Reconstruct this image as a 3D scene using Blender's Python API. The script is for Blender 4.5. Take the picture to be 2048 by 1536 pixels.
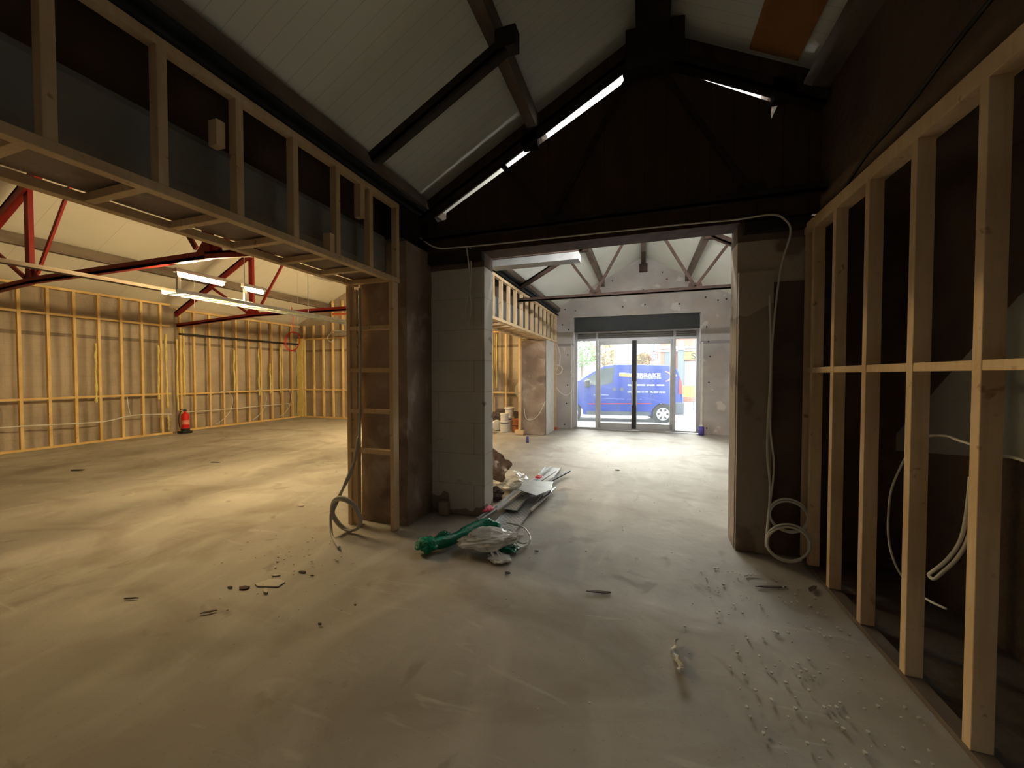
import bpy, bmesh, math, random
from mathutils import Vector, Matrix, noise
random.seed(7)
PI = math.pi
for o in list(bpy.data.objects): bpy.data.objects.remove(o)
sc = bpy.context.scene
col = sc.collection

# ------------------------------------------------------------ camera, world, lights, exposure
cd = bpy.data.cameras.new('camera'); cam = bpy.data.objects.new('camera', cd); col.objects.link(cam)
cd.sensor_width = 36; cd.lens = 770/2048*36; cd.clip_start = 0.05; cd.clip_end = 300
cam.location = (0, 0, 1.6)
cam.rotation_euler = (math.radians(90-1.339), 0, math.radians(18.72))
sc.camera = cam
sc.view_settings.view_transform = 'Standard'; sc.view_settings.look = 'None'
sc.view_settings.exposure = 0.0; sc.view_settings.gamma = 1; sc.view_settings.use_curve_mapping = False
W = bpy.data.worlds.new('sky'); sc.world = W; W.use_nodes = True
bg = W.node_tree.nodes['Background']; bg.inputs['Color'].default_value = (0.90, 0.95, 1.0, 1); bg.inputs['Strength'].default_value = 13
def area(name, loc, rot, sx, sy, power, color, portal=False):
    l = bpy.data.lights.new(name, 'AREA'); l.shape = 'RECTANGLE'; l.size = sx; l.size_y = sy
    l.energy = power; l.color = color
    o = bpy.data.objects.new(name, l); col.objects.link(o); o.location = loc; o.rotation_euler = rot
    if portal: l.cycles.is_portal = True
    return o
area('shopfront_portal', (-0.23, 11.75, 1.45), (PI/2, 0, PI), 3.3, 2.9, 10, (1, 1, 1), True)
area('added_rooflight_portal', (-.525, -2.03, 4.72), (0, -.495, 0), .74, 1.35, 10, (1, 1, 1), True)  # sky portal for the added, unseen rooflight
sl = bpy.data.lights.new('sun', 'SUN'); sl.energy = 15; sl.angle = math.radians(30); sl.color = (1, .97, .92)
so = bpy.data.objects.new('sun', sl); col.objects.link(so); so.location = (0, 20, 12)
so.rotation_euler = Vector((.12, -math.cos(math.radians(25)), -math.sin(math.radians(25)))).to_track_quat('-Z', 'Y').to_euler()

# ------------------------------------------------------------ materials
def mat(name, c1, c2=None, scale=4.0, rough=0.85, metal=0.0, bump=0.0, bscale=None, stretch=(1, 1, 1), detail=6, lo=.35, hi=.65, spec=.3):
    m = bpy.data.materials.new(name); m.use_nodes = True; nt = m.node_tree; N = nt.nodes; L = nt.links
    b = N['Principled BSDF']; b.inputs['Roughness'].default_value = rough; b.inputs['Metallic'].default_value = metal
    b.inputs['Specular IOR Level'].default_value = spec
    b.inputs['Base Color'].default_value = (*c1, 1)
    tc = N.new('ShaderNodeTexCoord'); mp = N.new('ShaderNodeMapping'); mp.inputs['Scale'].default_value = stretch
    L.new(tc.outputs['Object'], mp.inputs['Vector'])
    m['_'] = 1
    if c2:
        n = N.new('ShaderNodeTexNoise'); n.inputs['Scale'].default_value = scale; n.inputs['Detail'].default_value = detail
        L.new(mp.outputs[0], n.inputs['Vector'])
        r = N.new('ShaderNodeValToRGB'); r.name = 'ramp'; r.color_ramp.elements[0].position = lo; r.color_ramp.elements[1].position = hi
        r.color_ramp.elements[0].color = (*c1, 1); r.color_ramp.elements[1].color = (*c2, 1)
        L.new(n.outputs[0], r.inputs[0]); L.new(r.outputs[0], b.inputs['Base Color'])
    if bump:
        n2 = N.new('ShaderNodeTexNoise'); n2.inputs['Scale'].default_value = bscale or scale*6; n2.inputs['Detail'].default_value = 8
        L.new(mp.outputs[0], n2.inputs['Vector'])
        bp = N.new('ShaderNodeBump'); bp.name = 'bump'; bp.inputs['Strength'].default_value = bump; bp.inputs['Distance'].default_value = .02
        L.new(n2.outputs[0], bp.inputs['Height']); L.new(bp.outputs[0], b.inputs['Normal'])
    return m
def layer(m, node_fn, color, fac=1.0):
    """mix colour over the base where node_fn's socket is 1"""
    nt = m.node_tree; b = nt.nodes['Principled BSDF']; s = node_fn(nt)
    mx = nt.nodes.new('ShaderNodeMix'); mx.data_type = 'RGBA'
    mul = nt.nodes.new('ShaderNodeMath'); mul.operation = 'MULTIPLY'; mul.inputs[1].default_value = fac
    nt.links.new(s, mul.inputs[0]); nt.links.new(mul.outputs[0], mx.inputs[0])
    inp = b.inputs['Base Color']
    if inp.is_linked: nt.links.new(inp.links[0].from_socket, mx.inputs[6])
    else: mx.inputs[6].default_value = inp.default_value
    mx.inputs[7].default_value = (*color, 1)
    nt.links.new(mx.outputs[2], inp)
    return m
def f_noise(scale, lo, hi, stretch=(1, 1, 1), dist=0.0, off=(0, 0, 0)):
    def fn(nt):
        tc = nt.nodes.new('ShaderNodeTexCoord'); mp = nt.nodes.new('ShaderNodeMapping'); mp.inputs['Scale'].default_value = stretch; mp.inputs['Location'].default_value = off
        nt.links.new(tc.outputs['Object'], mp.inputs['Vector'])
        n = nt.nodes.new('ShaderNodeTexNoise'); n.inputs['Scale'].default_value = scale; n.inputs['Detail'].default_value = 7; n.inputs['Distortion'].default_value = dist
        nt.links.new(mp.outputs[0], n.inputs['Vector'])
        r = nt.nodes.new('ShaderNodeMapRange'); r.inputs[1].default_value = lo; r.inputs[2].default_value = hi
        nt.links.new(n.outputs[0], r.inputs[0]); return r.outputs[0]
    return fn
def f_axis(axis, lo, hi, wob=0.0, wscale=2.0):
    """1 where coordinate between lo and hi"""
    def fn(nt):
        tc = nt.nodes.new('ShaderNodeTexCoord'); sp = nt.nodes.new('ShaderNodeSeparateXYZ'); nt.links.new(tc.outputs['Object'], sp.inputs[0])
        v = sp.outputs[axis]
        if wob:
            n = nt.nodes.new('ShaderNodeTexNoise'); n.inputs['Scale'].default_value = wscale; nt.links.new(tc.outputs['Object'], n.inputs['Vector'])
            a = nt.nodes.new('ShaderNodeMath'); a.operation = 'MULTIPLY_ADD'; a.inputs[1].default_value = wob; nt.links.new(n.outputs[0], a.inputs[0]); nt.links.new(v, a.inputs[2])
            v = a.outputs[0]
        g = nt.nodes.new('ShaderNodeMath'); g.operation = 'GREATER_THAN'; g.inputs[1].default_value = lo; nt.links.new(v, g.inputs[0])
        l = nt.nodes.new('ShaderNodeMath'); l.operation = 'LESS_THAN'; l.inputs[1].default_value = hi; nt.links.new(v, l.inputs[0])
        mu = nt.nodes.new('ShaderNodeMath'); mu.operation = 'MULTIPLY'; nt.links.new(g.outputs[0], mu.inputs[0]); nt.links.new(l.outputs[0], mu.inputs[1])
        return mu.outputs[0]
    return fn
def f_brick(w, h, mortar, rot=(0, 0, 0), off=.5):
    def fn(nt):
        tc = nt.nodes.new('ShaderNodeTexCoord'); mp = nt.nodes.new('ShaderNodeMapping'); mp.inputs['Rotation'].default_value = rot
        nt.links.new(tc.outputs['Object'], mp.inputs['Vector'])
        b = nt.nodes.new('ShaderNodeTexBrick'); b.inputs['Scale'].default_value = 1; b.inputs['Brick Width'].default_value = w; b.inputs['Row Height'].default_value = h
        b.inputs['Mortar Size'].default_value = mortar; b.inputs['Mortar Smooth'].default_value = .3; b.offset = off
        nt.links.new(mp.outputs[0], b.inputs['Vector']); return b.outputs['Fac']
    return fn
def f_lines(axis, period, width):
    def fn(nt):
        tc = nt.nodes.new('ShaderNodeTexCoord'); sp = nt.nodes.new('ShaderNodeSeparateXYZ'); nt.links.new(tc.outputs['Object'], sp.inputs[0])
        d = nt.nodes.new('ShaderNodeMath'); d.operation = 'DIVIDE'; d.inputs[1].default_value = period; nt.links.new(sp.outputs[axis], d.inputs[0])
        f = nt.nodes.new('ShaderNodeMath'); f.operation = 'FRACT'; nt.links.new(d.outputs[0], f.inputs[0])
        l = nt.nodes.new('ShaderNodeMath'); l.operation = 'LESS_THAN'; l.inputs[1].default_value = width; nt.links.new(f.outputs[0], l.inputs[0]); return l.outputs[0]
    return fn

wood = mat('pine', (.60, .43, .25), (.74, .57, .36), 2.5, .75, bump=.15, bscale=30)
layer(wood, f_noise(14, .66, .72), (.30, .17, .08), .8)
layer(wood, f_noise(40, .45, .75, (1, 1, .06)), (.50, .34, .19), .5)
woodY = mat('yellow pine', (.62, .42, .17), (.78, .56, .26), 2.5, .75, bump=.15, bscale=30)
layer(woodY, f_noise(14, .66, .72), (.30, .17, .06), .8)
floorM = mat('dusty concrete', (.335, .305, .265), (.445, .415, .37), .9, .8, bump=.35, bscale=5, lo=.3, hi=.7)
layer(floorM, f_noise(.8, .50, .70, (2.2, .8, 1), 1.6), (.53, .51, .455), .5)
layer(floorM, f_noise(.7, .50, .70, (1, 1.3, 1), 1.8, (3, 1, 0)), (.225, .18, .14), .6)
layer(floorM, f_noise(1.3, .62, .74, (.8, 3.5, 1), 2.5, (9, 4, 0)), (.60, .58, .54), .35)
layer(floorM, f_noise(2.6, .64, .70, (1, 1, 1), 1.0, (1, 7, 0)), (.20, .165, .13), .45)
layer(floorM, f_noise(70, .68, .71), (.17, .13, .11), .4)
earthM = mat('dark dirt', (.075, .06, .048), (.12, .10, .08), 3, .95, bump=.6, bscale=20)
render_b = mat('brown render', (.20, .145, .115), (.36, .285, .235), 1.6, .95, bump=.6, bscale=14)
layer(render_b, f_noise(3.2, .56, .66, (1, 1, 1), .6), (.46, .40, .36), .6)
layer(render_b, f_noise(1.4, .60, .66, (1, 1, 1), .3, (5, 0, 2)), (.10, .065, .05), .6)
brickD = mat('dark brick', (.075, .05, .038), (.125, .085, .062), 2.2, .95, bump=.5, bscale=20)
layer(brickD, f_brick(.225, .075, .006, (0, PI/2, 0)), (.10, .08, .06), .25)
blockW = mat('white painted block', (.52, .50, .47), (.62, .60, .57), 1.5, .8, bump=.2, bscale=25)
layer(blockW, f_brick(.9, .352, .005, (PI/2, 0, 0)), (.30, .27, .25), .55)
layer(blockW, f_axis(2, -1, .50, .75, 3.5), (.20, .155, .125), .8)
layer(blockW, f_noise(2.0, .64, .68, (1, 1, 1.4), .4, (2.2, 0, 1)), (.17, .12, .09), .8)
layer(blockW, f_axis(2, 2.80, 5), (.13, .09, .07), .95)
blockR = mat('beige painted block', (.43, .37, .30), (.52, .455, .38), 1.5, .85, bump=.25, bscale=25)
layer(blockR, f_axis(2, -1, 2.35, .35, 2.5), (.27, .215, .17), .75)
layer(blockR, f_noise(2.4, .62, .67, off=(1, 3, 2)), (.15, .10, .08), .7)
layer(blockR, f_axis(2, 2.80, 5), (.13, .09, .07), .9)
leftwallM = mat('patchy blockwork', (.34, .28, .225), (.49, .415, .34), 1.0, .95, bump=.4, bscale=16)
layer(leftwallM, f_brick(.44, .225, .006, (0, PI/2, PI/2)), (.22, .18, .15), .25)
layer(leftwallM, f_axis(2, 2.47, 2.55), (.13, .10, .08), .7)  # dark band in the wall colour stands for the truss shadow
layer(leftwallM, f_noise(2.2, .60, .68), (.46, .36, .29), .5)
frontwallM = mat('grey rendered wall', (.36, .335, .32), (.50, .475, .455), 1.3, .9, bump=.2, bscale=16)
layer(frontwallM, f_noise(1.5, .50, .66, off=(2, 0, 4)), (.42, .345, .30), .7)
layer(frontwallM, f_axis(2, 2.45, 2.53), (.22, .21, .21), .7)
layer(frontwallM, f_noise(2.6, .63, .67, off=(4, 0, 1)), (.62, .60, .57), .7)
roofM = mat('white roof panel', (.70, .74, .68), (.77, .80, .75), .8, .55, bump=0)
layer(roofM, f_lines(1, .11, .05), (.40, .42, .39), .45)
roofL = mat('cream roof panel', (.66, .63, .56), (.72, .69, .62), .8, .6)
layer(roofL, f_lines(1, 1.0, .008), (.40, .37, .32), .6)
steelD = mat('dark steel', (.022, .019, .018), (.040, .030, .026), 6, .7, .3)
steelB = mat('blue black steel', (.030, .036, .042), (.05, .055, .06), 6, .6, .4)
rust = mat('rusty brown steel', (.036, .021, .016), (.065, .038, .028), 9, .75, .2)
purlM = mat('weathered brown purlin', (.10, .075, .060), (.19, .15, .12), 4, .85, stretch=(1, .3, 1))
redM = mat('red oxide steel', (.25, .016, .013), (.18, .012, .010), 5, .55, .1)
dull = mat('dull grey sheet steel', (.24, .245, .245), (.30, .305, .30), 6, .5, .35)
galv = mat('galvanised steel', (.50, .52, .53), (.62, .64, .65), 8, .38, .75)
greyplast = mat('grey boxed steel beam', (.19, .20, .20), (.26, .27, .265), 1.2, .85)
gableM = mat('dark stained boarding', (.050, .031, .022), (.075, .048, .032), 3, .85, stretch=(2, 1, .5))
layer(gableM, f_lines(0, .19, .04), (.018, .012, .010), .7)
orangeM = mat('orange plywood', (.26, .11, .025), (.34, .15, .04), 3, .8)
alu = mat('grey powder coated aluminium', (.42, .43, .44), (.47, .48, .49), 4, .45, .4)
blackM = mat('black plastic', (.02, .02, .022), None, rough=.5)
darkM = mat('near black steel box', (.025, .028, .030), (.035, .038, .04), 3, .6)
cableM = mat('white cable', (.66, .65, .60), None, rough=.5)
greyC = mat('grey conduit', (.42, .41, .39), None, rough=.5)
orangeC = mat('orange cable', (.80, .16, .05), None, rough=.5)
yelC = mat('green yellow cable', (.60, .75, .12), None, rough=.5)
foamM = mat('yellow expanding foam', (.70, .58, .18), (.78, .66, .30), 9, .9, bump=.8, bscale=40)
plaster = mat('plasterboard', (.55, .52, .46), (.62, .59, .53), 5, .9, bump=.2)
darkscrap = mat('dark scrap', (.07, .05, .045), (.11, .085, .075), 8, .9)
plasterG = mat('grey plaster', (.26, .27, .255), (.31, .32, .30), 2, .9, bump=.2)
extR = mat('extinguisher red', (.65, .02, .02), None, rough=.3)
whiteP = mat('white plastic', (.72, .70, .66), (.62, .59, .54), 5, .5)
brownC = mat('crumpled brown foil', (.50, .35, .27), (.80, .66, .58), 9, .18, .5)
concrG = mat('street asphalt', (.17, .17, .175), (.22, .22, .225), 3, .9)
paveM = mat('pavement slabs', (.30, .29, .28), (.36, .35, .34), 2, .9)
layer(paveM, f_brick(.6, .6, .01), (.2, .2, .2), .6)
vanB = mat('blue van paint', (.007, .028, .20), None, rough=.3, spec=.3)
vanG = mat('tinted van glass', (.02, .035, .035), None, rough=.12)
tyreM = mat('tyre rubber', (.02, .02, .02), None, rough=.8)
wheelM = mat('silver wheel trim', (.42, .43, .44), None, rough=.35, metal=.6)
vanW = mat('white lettering', (.55, .55, .55), None, rough=.5)
vanO = mat('orange lettering', (.6, .20, .05), None, rough=.5)
vanR = mat('red lamp lens', (.35, .01, .01), None, rough=.3)
bumpM = mat('grey bumper', (.06, .07, .085), None, rough=.6)
brickR = mat('red shop brick', (.22, .065, .04), (.28, .09, .055), 3, .9)
layer(brickR, f_brick(.225, .075, .008, (PI/2, 0, 0)), (.25, .2, .17), .6)
tealM = mat('pale teal shopfront', (.16, .24, .24), (.20, .29, .29), 3, .6)
greyS = mat('dark grey pilaster', (.07, .085, .09), None, rough=.7)
yelS = mat('yellow sign', (.55, .35, .04), None, rough=.6)
blkS = mat('black sign lettering', (.02, .02, .02), None, rough=.7)
cream = mat('cream painted stone', (.5, .49, .46), None, rough=.8)
leafM = mat('autumn leaves', (.14, .13, .04), (.24, .13, .035), 3, .9)
leafG = mat('green leaves', (.07, .14, .04), (.12, .20, .06), 3, .9)
barkM = mat('bark', (.10, .07, .05), None, rough=.9)
greenP = mat('green polythene', (.0, .17, .095), (.0, .24, .14), 5, .22, bump=.9, bscale=18, spec=.6)
def plastic(name, c, tr, rough=.15):
    m = bpy.data.materials.new(name); m.use_nodes = True; nt = m.node_tree; N = nt.nodes
    b = N['Principled BSDF']; b.inputs['Base Color'].default_value = (*c, 1); b.inputs['Roughness'].default_value = rough
    n = N.new('ShaderNodeTexNoise'); n.inputs['Scale'].default_value = 9; n.inputs['Detail'].default_value = 2; n.inputs['Distortion'].default_value = 2.5; b.inputs['Specular IOR Level'].default_value = 1.0
    bp = N.new('ShaderNodeBump'); bp.inputs['Strength'].default_value = .35; bp.inputs['Distance'].default_value = .02
    nt.links.new(n.outputs[0], bp.inputs['Height']); nt.links.new(bp.outputs[0], b.inputs['Normal'])
    t = N.new('ShaderNodeBsdfTransparent'); mx = N.new('ShaderNodeMixShader'); mx.inputs[0].default_value = tr
    nt.links.new(b.outputs[0], mx.inputs[1]); nt.links.new(t.outputs[0], mx.inputs[2]); nt.links.new(mx.outputs[0], N['Material Output'].inputs[0])
    return m
clearP = plastic('clear crumpled polythene', (.95, .94, .90), .25, .08)
clearS = plastic('thin white polythene strand', (.95, .95, .92), .1, .08)
clearF = plastic('clear film strip', (.85, .85, .80), .55)
def glassmat(name, dust, tint=(.93, .96, .95)):
    m = bpy.data.materials.new(name); m.use_nodes = True; nt = m.node_tree; N = nt.nodes; N.remove(N['Principled BSDF'])
    t = N.new('ShaderNodeBsdfTransparent'); t.inputs[0].default_value = (*tint, 1)
    g = N.new('ShaderNodeBsdfGlossy'); g.inputs['Roughness'].default_value = .02
    d = N.new('ShaderNodeBsdfTranslucent'); d.inputs[0].default_value = (.85, .88, .88, 1)
    fr = N.new('ShaderNodeFresnel'); fr.inputs[0].default_value = 1.45
    a = N.new('ShaderNodeMixShader'); nt.links.new(fr.outputs[0], a.inputs[0]); nt.links.new(t.outputs[0], a.inputs[1]); nt.links.new(g.outputs[0], a.inputs[2])
    n = N.new('ShaderNodeTexNoise'); n.inputs['Scale'].default_value = 2.2; n.inputs['Detail'].default_value = 7
    r = N.new('ShaderNodeMapRange'); r.inputs[1].default_value = .3; r.inputs[2].default_value = .75; r.inputs[3].default_value = dust*.6; r.inputs[4].default_value = dust*1.8
    nt.links.new(n.outputs[0], r.inputs[0])
    b = N.new('ShaderNodeMixShader'); nt.links.new(r.outputs[0], b.inputs[0]); nt.links.new(a.outputs[0], b.inputs[1]); nt.links.new(d.outputs[0], b.inputs[2])
    nt.links.new(b.outputs[0], N['Material Output'].inputs[0]); return m
glass = glassmat('dusty shop glass', .018)
def emat(name, c, s):
    m = bpy.data.materials.new(name); m.use_nodes = True; b = m.node_tree.nodes['Principled BSDF']
    b.inputs['Emission Color'].default_value = (*c, 1); b.inputs['Emission Strength'].default_value = s; b.inputs['Base Color'].default_value = (*c, 1); return m
tubeM = emat('lit warm tube', (1.0, .74, .36), 850)
fillTube = emat('added white fill tube', (1, .98, .95), 1000)

# ------------------------------------------------------------ mesh helpers
class MB:
    def __init__(s): s.bm = bmesh.new()
    def box(s, x0, x1, y0, y1, z0, z1):
        v = [s.bm.verts.new(p) for p in ((x0, y0, z0), (x1, y0, z0), (x1, y1, z0), (x0, y1, z0), (x0, y0, z1), (x1, y0, z1), (x1, y1, z1), (x0, y1, z1))]
        for f in ((3, 2, 1, 0), (4, 5, 6, 7), (0, 1, 5, 4), (1, 2, 6, 5), (2, 3, 7, 6), (3, 0, 4, 7)): s.bm.faces.new([v[i] for i in f])
        return s
    def bar(s, a, b, w, h, up=(0, 0, 1)):
        a = Vector(a); b = Vector(b); d = (b-a).normalized(); u = Vector(up)
        if abs(d.dot(u)) > .98: u = Vector((0, 1, 0))
        r = d.cross(u).normalized(); u = r.cross(d).normalized()
        vs = []
        for p in (a, b):
            for sx, sy in ((-1, -1), (1, -1), (1, 1), (-1, 1)): vs.append(s.bm.verts.new(p+r*sx*w/2+u*sy*h/2))
        for f in ((0, 1, 2, 3), (7, 6, 5, 4), (0, 4, 5, 1), (1, 5, 6, 2), (2, 6, 7, 3), (3, 7, 4, 0)): s.bm.faces.new([vs[i] for i in f])
        return s
    def angle(s, a, b, w, t, up=(0, 0, 1)):
        """steel angle section"""
        a = Vector(a); b = Vector(b); d = (b-a).normalized(); u = Vector(up)
        if abs(d.dot(u)) > .98: u = Vector((0, 1, 0))
        r = d.cross(u).normalized(); u = r.cross(d).normalized()
        s.bar(a+u*(t/2-w/2), b+u*(t/2-w/2), w, t, up); s.bar(a+r*(t/2-w/2), b+r*(t/2-w/2), t, w, up); return s
    def poly(s, pts, ext):
        """planar outline + extrusion vector"""
        e = Vector(ext); A = [s.bm.verts.new(p) for p in pts]; B = [s.bm.verts.new(Vector(p)+e) for p in pts]; n = len(pts)
        s.bm.faces.new(A); s.bm.faces.new(B[::-1])
        for i in range(n): s.bm.faces.new((A[i], B[i], B[(i+1) % n], A[(i+1) % n]))
        return s
    def tube(s, pts, r, n=8, smooth=4, closed=False):
        P = [Vector(p) for p in pts]
        if smooth and len(P) > 2:
            Q = []
            m = len(P)
            for i in range(m-1):
                p0 = P[max(i-1, 0)]; p1 = P[i]; p2 = P[i+1]; p3 = P[min(i+2, m-1)]
                for k in range(smooth):
                    t = k/smooth
                    Q.append(.5*((2*p1)+(-p0+p2)*t+(2*p0-5*p1+4*p2-p3)*t*t+(-p0+3*p1-3*p2+p3)*t**3))
            Q.append(P[-1]); P = Q
        rings = []; ref = None
        for i, p in enumerate(P):
            d = (P[min(i+1, len(P)-1)]-P[max(i-1, 0)])
            if d.length < 1e-6: d = Vector((0, 0, 1))
            d.normalize()
            if ref is None: ref = Vector((0, 0, 1)) if abs(d.z) < .9 else Vector((1, 0, 0))
            u = (ref-d*ref.dot(d))
            if u.length < 1e-3: u = d.orthogonal()
            u.normalize(); v = d.cross(u); ref = u
            rr = r[i*len(r)//len(P)] if isinstance(r, (list, tuple)) else r
            rings.append([s.bm.verts.new(p+u*math.cos(2*PI*k/n)*rr+v*math.sin(2*PI*k/n)*rr) for k in range(n)])
        for a, b in zip(rings, rings[1:]):
            for k in range(n): s.bm.faces.new((a[k], a[(k+1) % n], b[(k+1) % n], b[k]))
        s.bm.faces.new(rings[0][::-1]); s.bm.faces.new(rings[-1]); return s
    def lathe(s, prof, n=24, c=(0, 0, 0), axis='z'):
        rings = []
        for r, z in prof:
            ring = []
            for k in range(n):
                a = 2*PI*k/n; x, y = r*math.cos(a), r*math.sin(a)
                p = (x, y, z) if axis == 'z' else ((x, z, y) if axis == 'y' else (z, x, y))
                ring.append(s.bm.verts.new(Vector(c)+Vector(p)))
            rings.append(ring)
        for a, b in zip(rings, rings[1:]):
            for k in range(n): s.bm.faces.new((a[k], a[(k+1) % n], b[(k+1) % n], b[k]))
        s.bm.faces.new(rings[0][::-1]); s.bm.faces.new(rings[-1]); return s
    def build(s, name, m, parent=None, bevel=0, smooth=False):
        bmesh.ops.recalc_face_normals(s.bm, faces=s.bm.faces)
        me = bpy.data.meshes.new(name); s.bm.to_mesh(me); s.bm.free(); me.materials.append(m)
        if smooth:
            for p in me.polygons: p.use_smooth = True
        o = bpy.data.objects.new(name, me); col.objects.link(o)
        if parent: o.parent = parent
        if bevel:
            b = o.modifiers.new('bevel', 'BEVEL'); b.width = bevel; b.segments = 2; b.limit_method = 'ANGLE'
        return o
def local(o):
    """move a free mesh's origin to its base centre"""
    me = o.data; xs = [v.co for v in me.vertices]
    c = Vector(((min(v.x for v in xs)+max(v.x for v in xs))/2, (min(v.y for v in xs)+max(v.y for v in xs))/2, min(v.z for v in xs)))
    me.transform(Matrix.Translation(-c)); o.location = c; return o
def tag(o, label, cat, group=None, kind=None):
    o['label'] = label; o['category'] = cat
    if group: o['group'] = group
    if kind: o['kind'] = kind
    return o
def thing(name, label, cat, loc=(0, 0, 0), rz=0, group=None):
    o = bpy.data.objects.new(name, None); o.empty_display_size = .1; col.objects.link(o); o.location = loc; o.rotation_euler = (0, 0, rz)
    return tag(o, label, cat, group)
def struct(o): o['kind'] = 'structure'; return o
def dup(root, loc=None, rz=None, label=None):
    def cp(o, par):
        c = o.copy(); col.objects.link(c); c.parent = par
        for ch in o.children: cp(ch, c)
        return c
    r = cp(root, None)
    if loc is not None: r.location = loc
    if rz is not None: r.rotation_euler.z = rz
    if label: r['label'] = label
    return r
def single(mb, name, m, label, cat, group=None, **k): return tag(local(mb.build(name, m, **k)), label, cat, group)
def text_mesh(name, txt, size, m, parent, loc, rot, sx=1.0, bold=0.0, align='LEFT'):
    cu = bpy.data.curves.new(name, 'FONT'); cu.body = txt; cu.size = size; cu.extrude = .003; cu.offset = bold; cu.align_x = align
    t = bpy.data.objects.new(name, cu); col.objects.link(t)
    dg = bpy.context.evaluated_depsgraph_get(); me = bpy.data.meshes.new_from_object(t.evaluated_get(dg))
    bpy.data.objects.remove(t); me.materials.clear(); me.materials.append(m)
    o = bpy.data.objects.new(name, me); col.objects.link(o); o.parent = parent; o.location = loc; o.rotation_euler = rot; o.scale = (sx, 1, 1)
    return o

# ------------------------------------------------------------ large structure
bm = MB()
nx, ny = 150, 150
vs = [[None]*(ny+1) for _ in range(nx+1)]
for i in range(nx+1):
    for j in range(ny+1):
        x = -12.6+i*(15.3/nx); y = -3.6+j*(15.25/ny)
        z = .008*noise.noise(Vector((x*1.1, y*1.1, 0)))+.004*noise.noise(Vector((x*4, y*4, 3)))-.008
        vs[i][j] = bm.bm.verts.new((x, y, z))
for i in range(nx):
    for j in range(ny): bm.bm.faces.new((vs[i][j], vs[i+1][j], vs[i+1][j+1], vs[i][j+1]))
struct(bm.build('floor', floorM, smooth=True))

struct(MB().box(1.39, 2.0, -3.6, 3.99, -.03, .008).build('floor_recess', earthM))
ZR, SL = 4.93, .54
zs = lambda x: ZR-SL*abs(x)
def roof(pts, name, m): return struct(MB().poly(pts, (0, 0, .08)).build(name, m))
mr = MB()
LA, LB, LC, LD = -.85, -.2, -2.7, -1.35     # rooflight opening added behind the camera to brighten the near bay
for xa, xb, ya, yb in ((-2.55, 0, -3.6, LC), (-2.55, 0, LD, 11.9), (-2.55, LA, LC, LD), (LB, 0, LC, LD)):
    mr.poly([(xa, ya, zs(xa)), (xb, ya, zs(xb)), (xb, yb, zs(xb)), (xa, yb, zs(xa))], (0, 0, .08))
struct(mr.build('ceiling_main_left', roofM))
wf = MB()
for ya in (LC, LD-.05): wf.poly([(LA, ya, zs(LA)+.02), (LB, ya, zs(LB)+.02), (LB, ya+.05, zs(LB)+.02), (LA, ya+.05, zs(LA)+.02)], (0, 0, .06))
w = struct(wf.build('added_rooflight', alu))  # frame of the rooflight added for light, out of view
MB().poly([(LA, LC, zs(LA)+.05), (LB, LC, zs(LB)+.05), (LB, LD, zs(LB)+.05), (LA, LD, zs(LA)+.05)], (0, 0, .006)).build('added_rooflight_pane', glass, w)
roof([(2.6, -3.6, zs(2.6)), (0, -3.6, ZR), (0, 11.9, ZR), (2.6, 11.9, zs(2.6))], 'ceiling_main_right', roofM)
zl = lambda x: 5.98-.475*abs(x+7.4)
roof([(-12.65, -3.6, zl(-12.65)), (-7.4, -3.6, 5.98), (-7.4, 11.5, 5.98), (-12.65, 11.5, zl(-12.65))], 'ceiling_left_slope', roofL)
roof([(-2.65, -3.6, zl(-2.65)), (-7.4, -3.6, 5.98), (-7.4, 11.5, 5.98), (-2.65, 11.5, zl(-2.65))], 'ceiling_left_slope_inner', roofL)
# left room walls
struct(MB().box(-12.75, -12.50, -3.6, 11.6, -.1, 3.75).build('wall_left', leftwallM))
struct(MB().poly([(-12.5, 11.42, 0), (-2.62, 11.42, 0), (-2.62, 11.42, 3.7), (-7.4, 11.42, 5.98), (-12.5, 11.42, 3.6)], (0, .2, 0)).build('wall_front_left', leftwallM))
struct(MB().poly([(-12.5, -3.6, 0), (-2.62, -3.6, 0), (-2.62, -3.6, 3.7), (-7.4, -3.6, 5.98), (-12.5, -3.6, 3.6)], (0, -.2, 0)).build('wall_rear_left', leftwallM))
# rear wall of the main hall
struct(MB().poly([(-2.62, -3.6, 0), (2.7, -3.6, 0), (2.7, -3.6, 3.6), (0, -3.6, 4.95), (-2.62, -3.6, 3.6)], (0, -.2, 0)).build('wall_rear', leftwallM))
# right side of the near bay
struct(MB().box(2.0, 2.2, -3.6, 4.25, 0, 2.9).build('wall_right', brickD))
struct(MB().box(1.42, 2.2, -3.6, 4.3, 2.9, 4.22).build('wall_right_upper', brickD))
struct(MB().box(2.45, 2.65, 4.3, 11.8, 0, 3.72).build('wall_right_front', frontwallM))
struct(MB().poly([(1.99, 2.0, 2.55), (1.99, 2.94, 2.04), (1.99, 4.19, .95), (1.99, 3.0, 1.12), (1.99, 1.6, 1.3), (1.99, 1.0, 1.35), (1.99, 1.0, 2.55)], (-.012, 0, 0)).build('wall_right_plaster_patch', plasterG))
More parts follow.
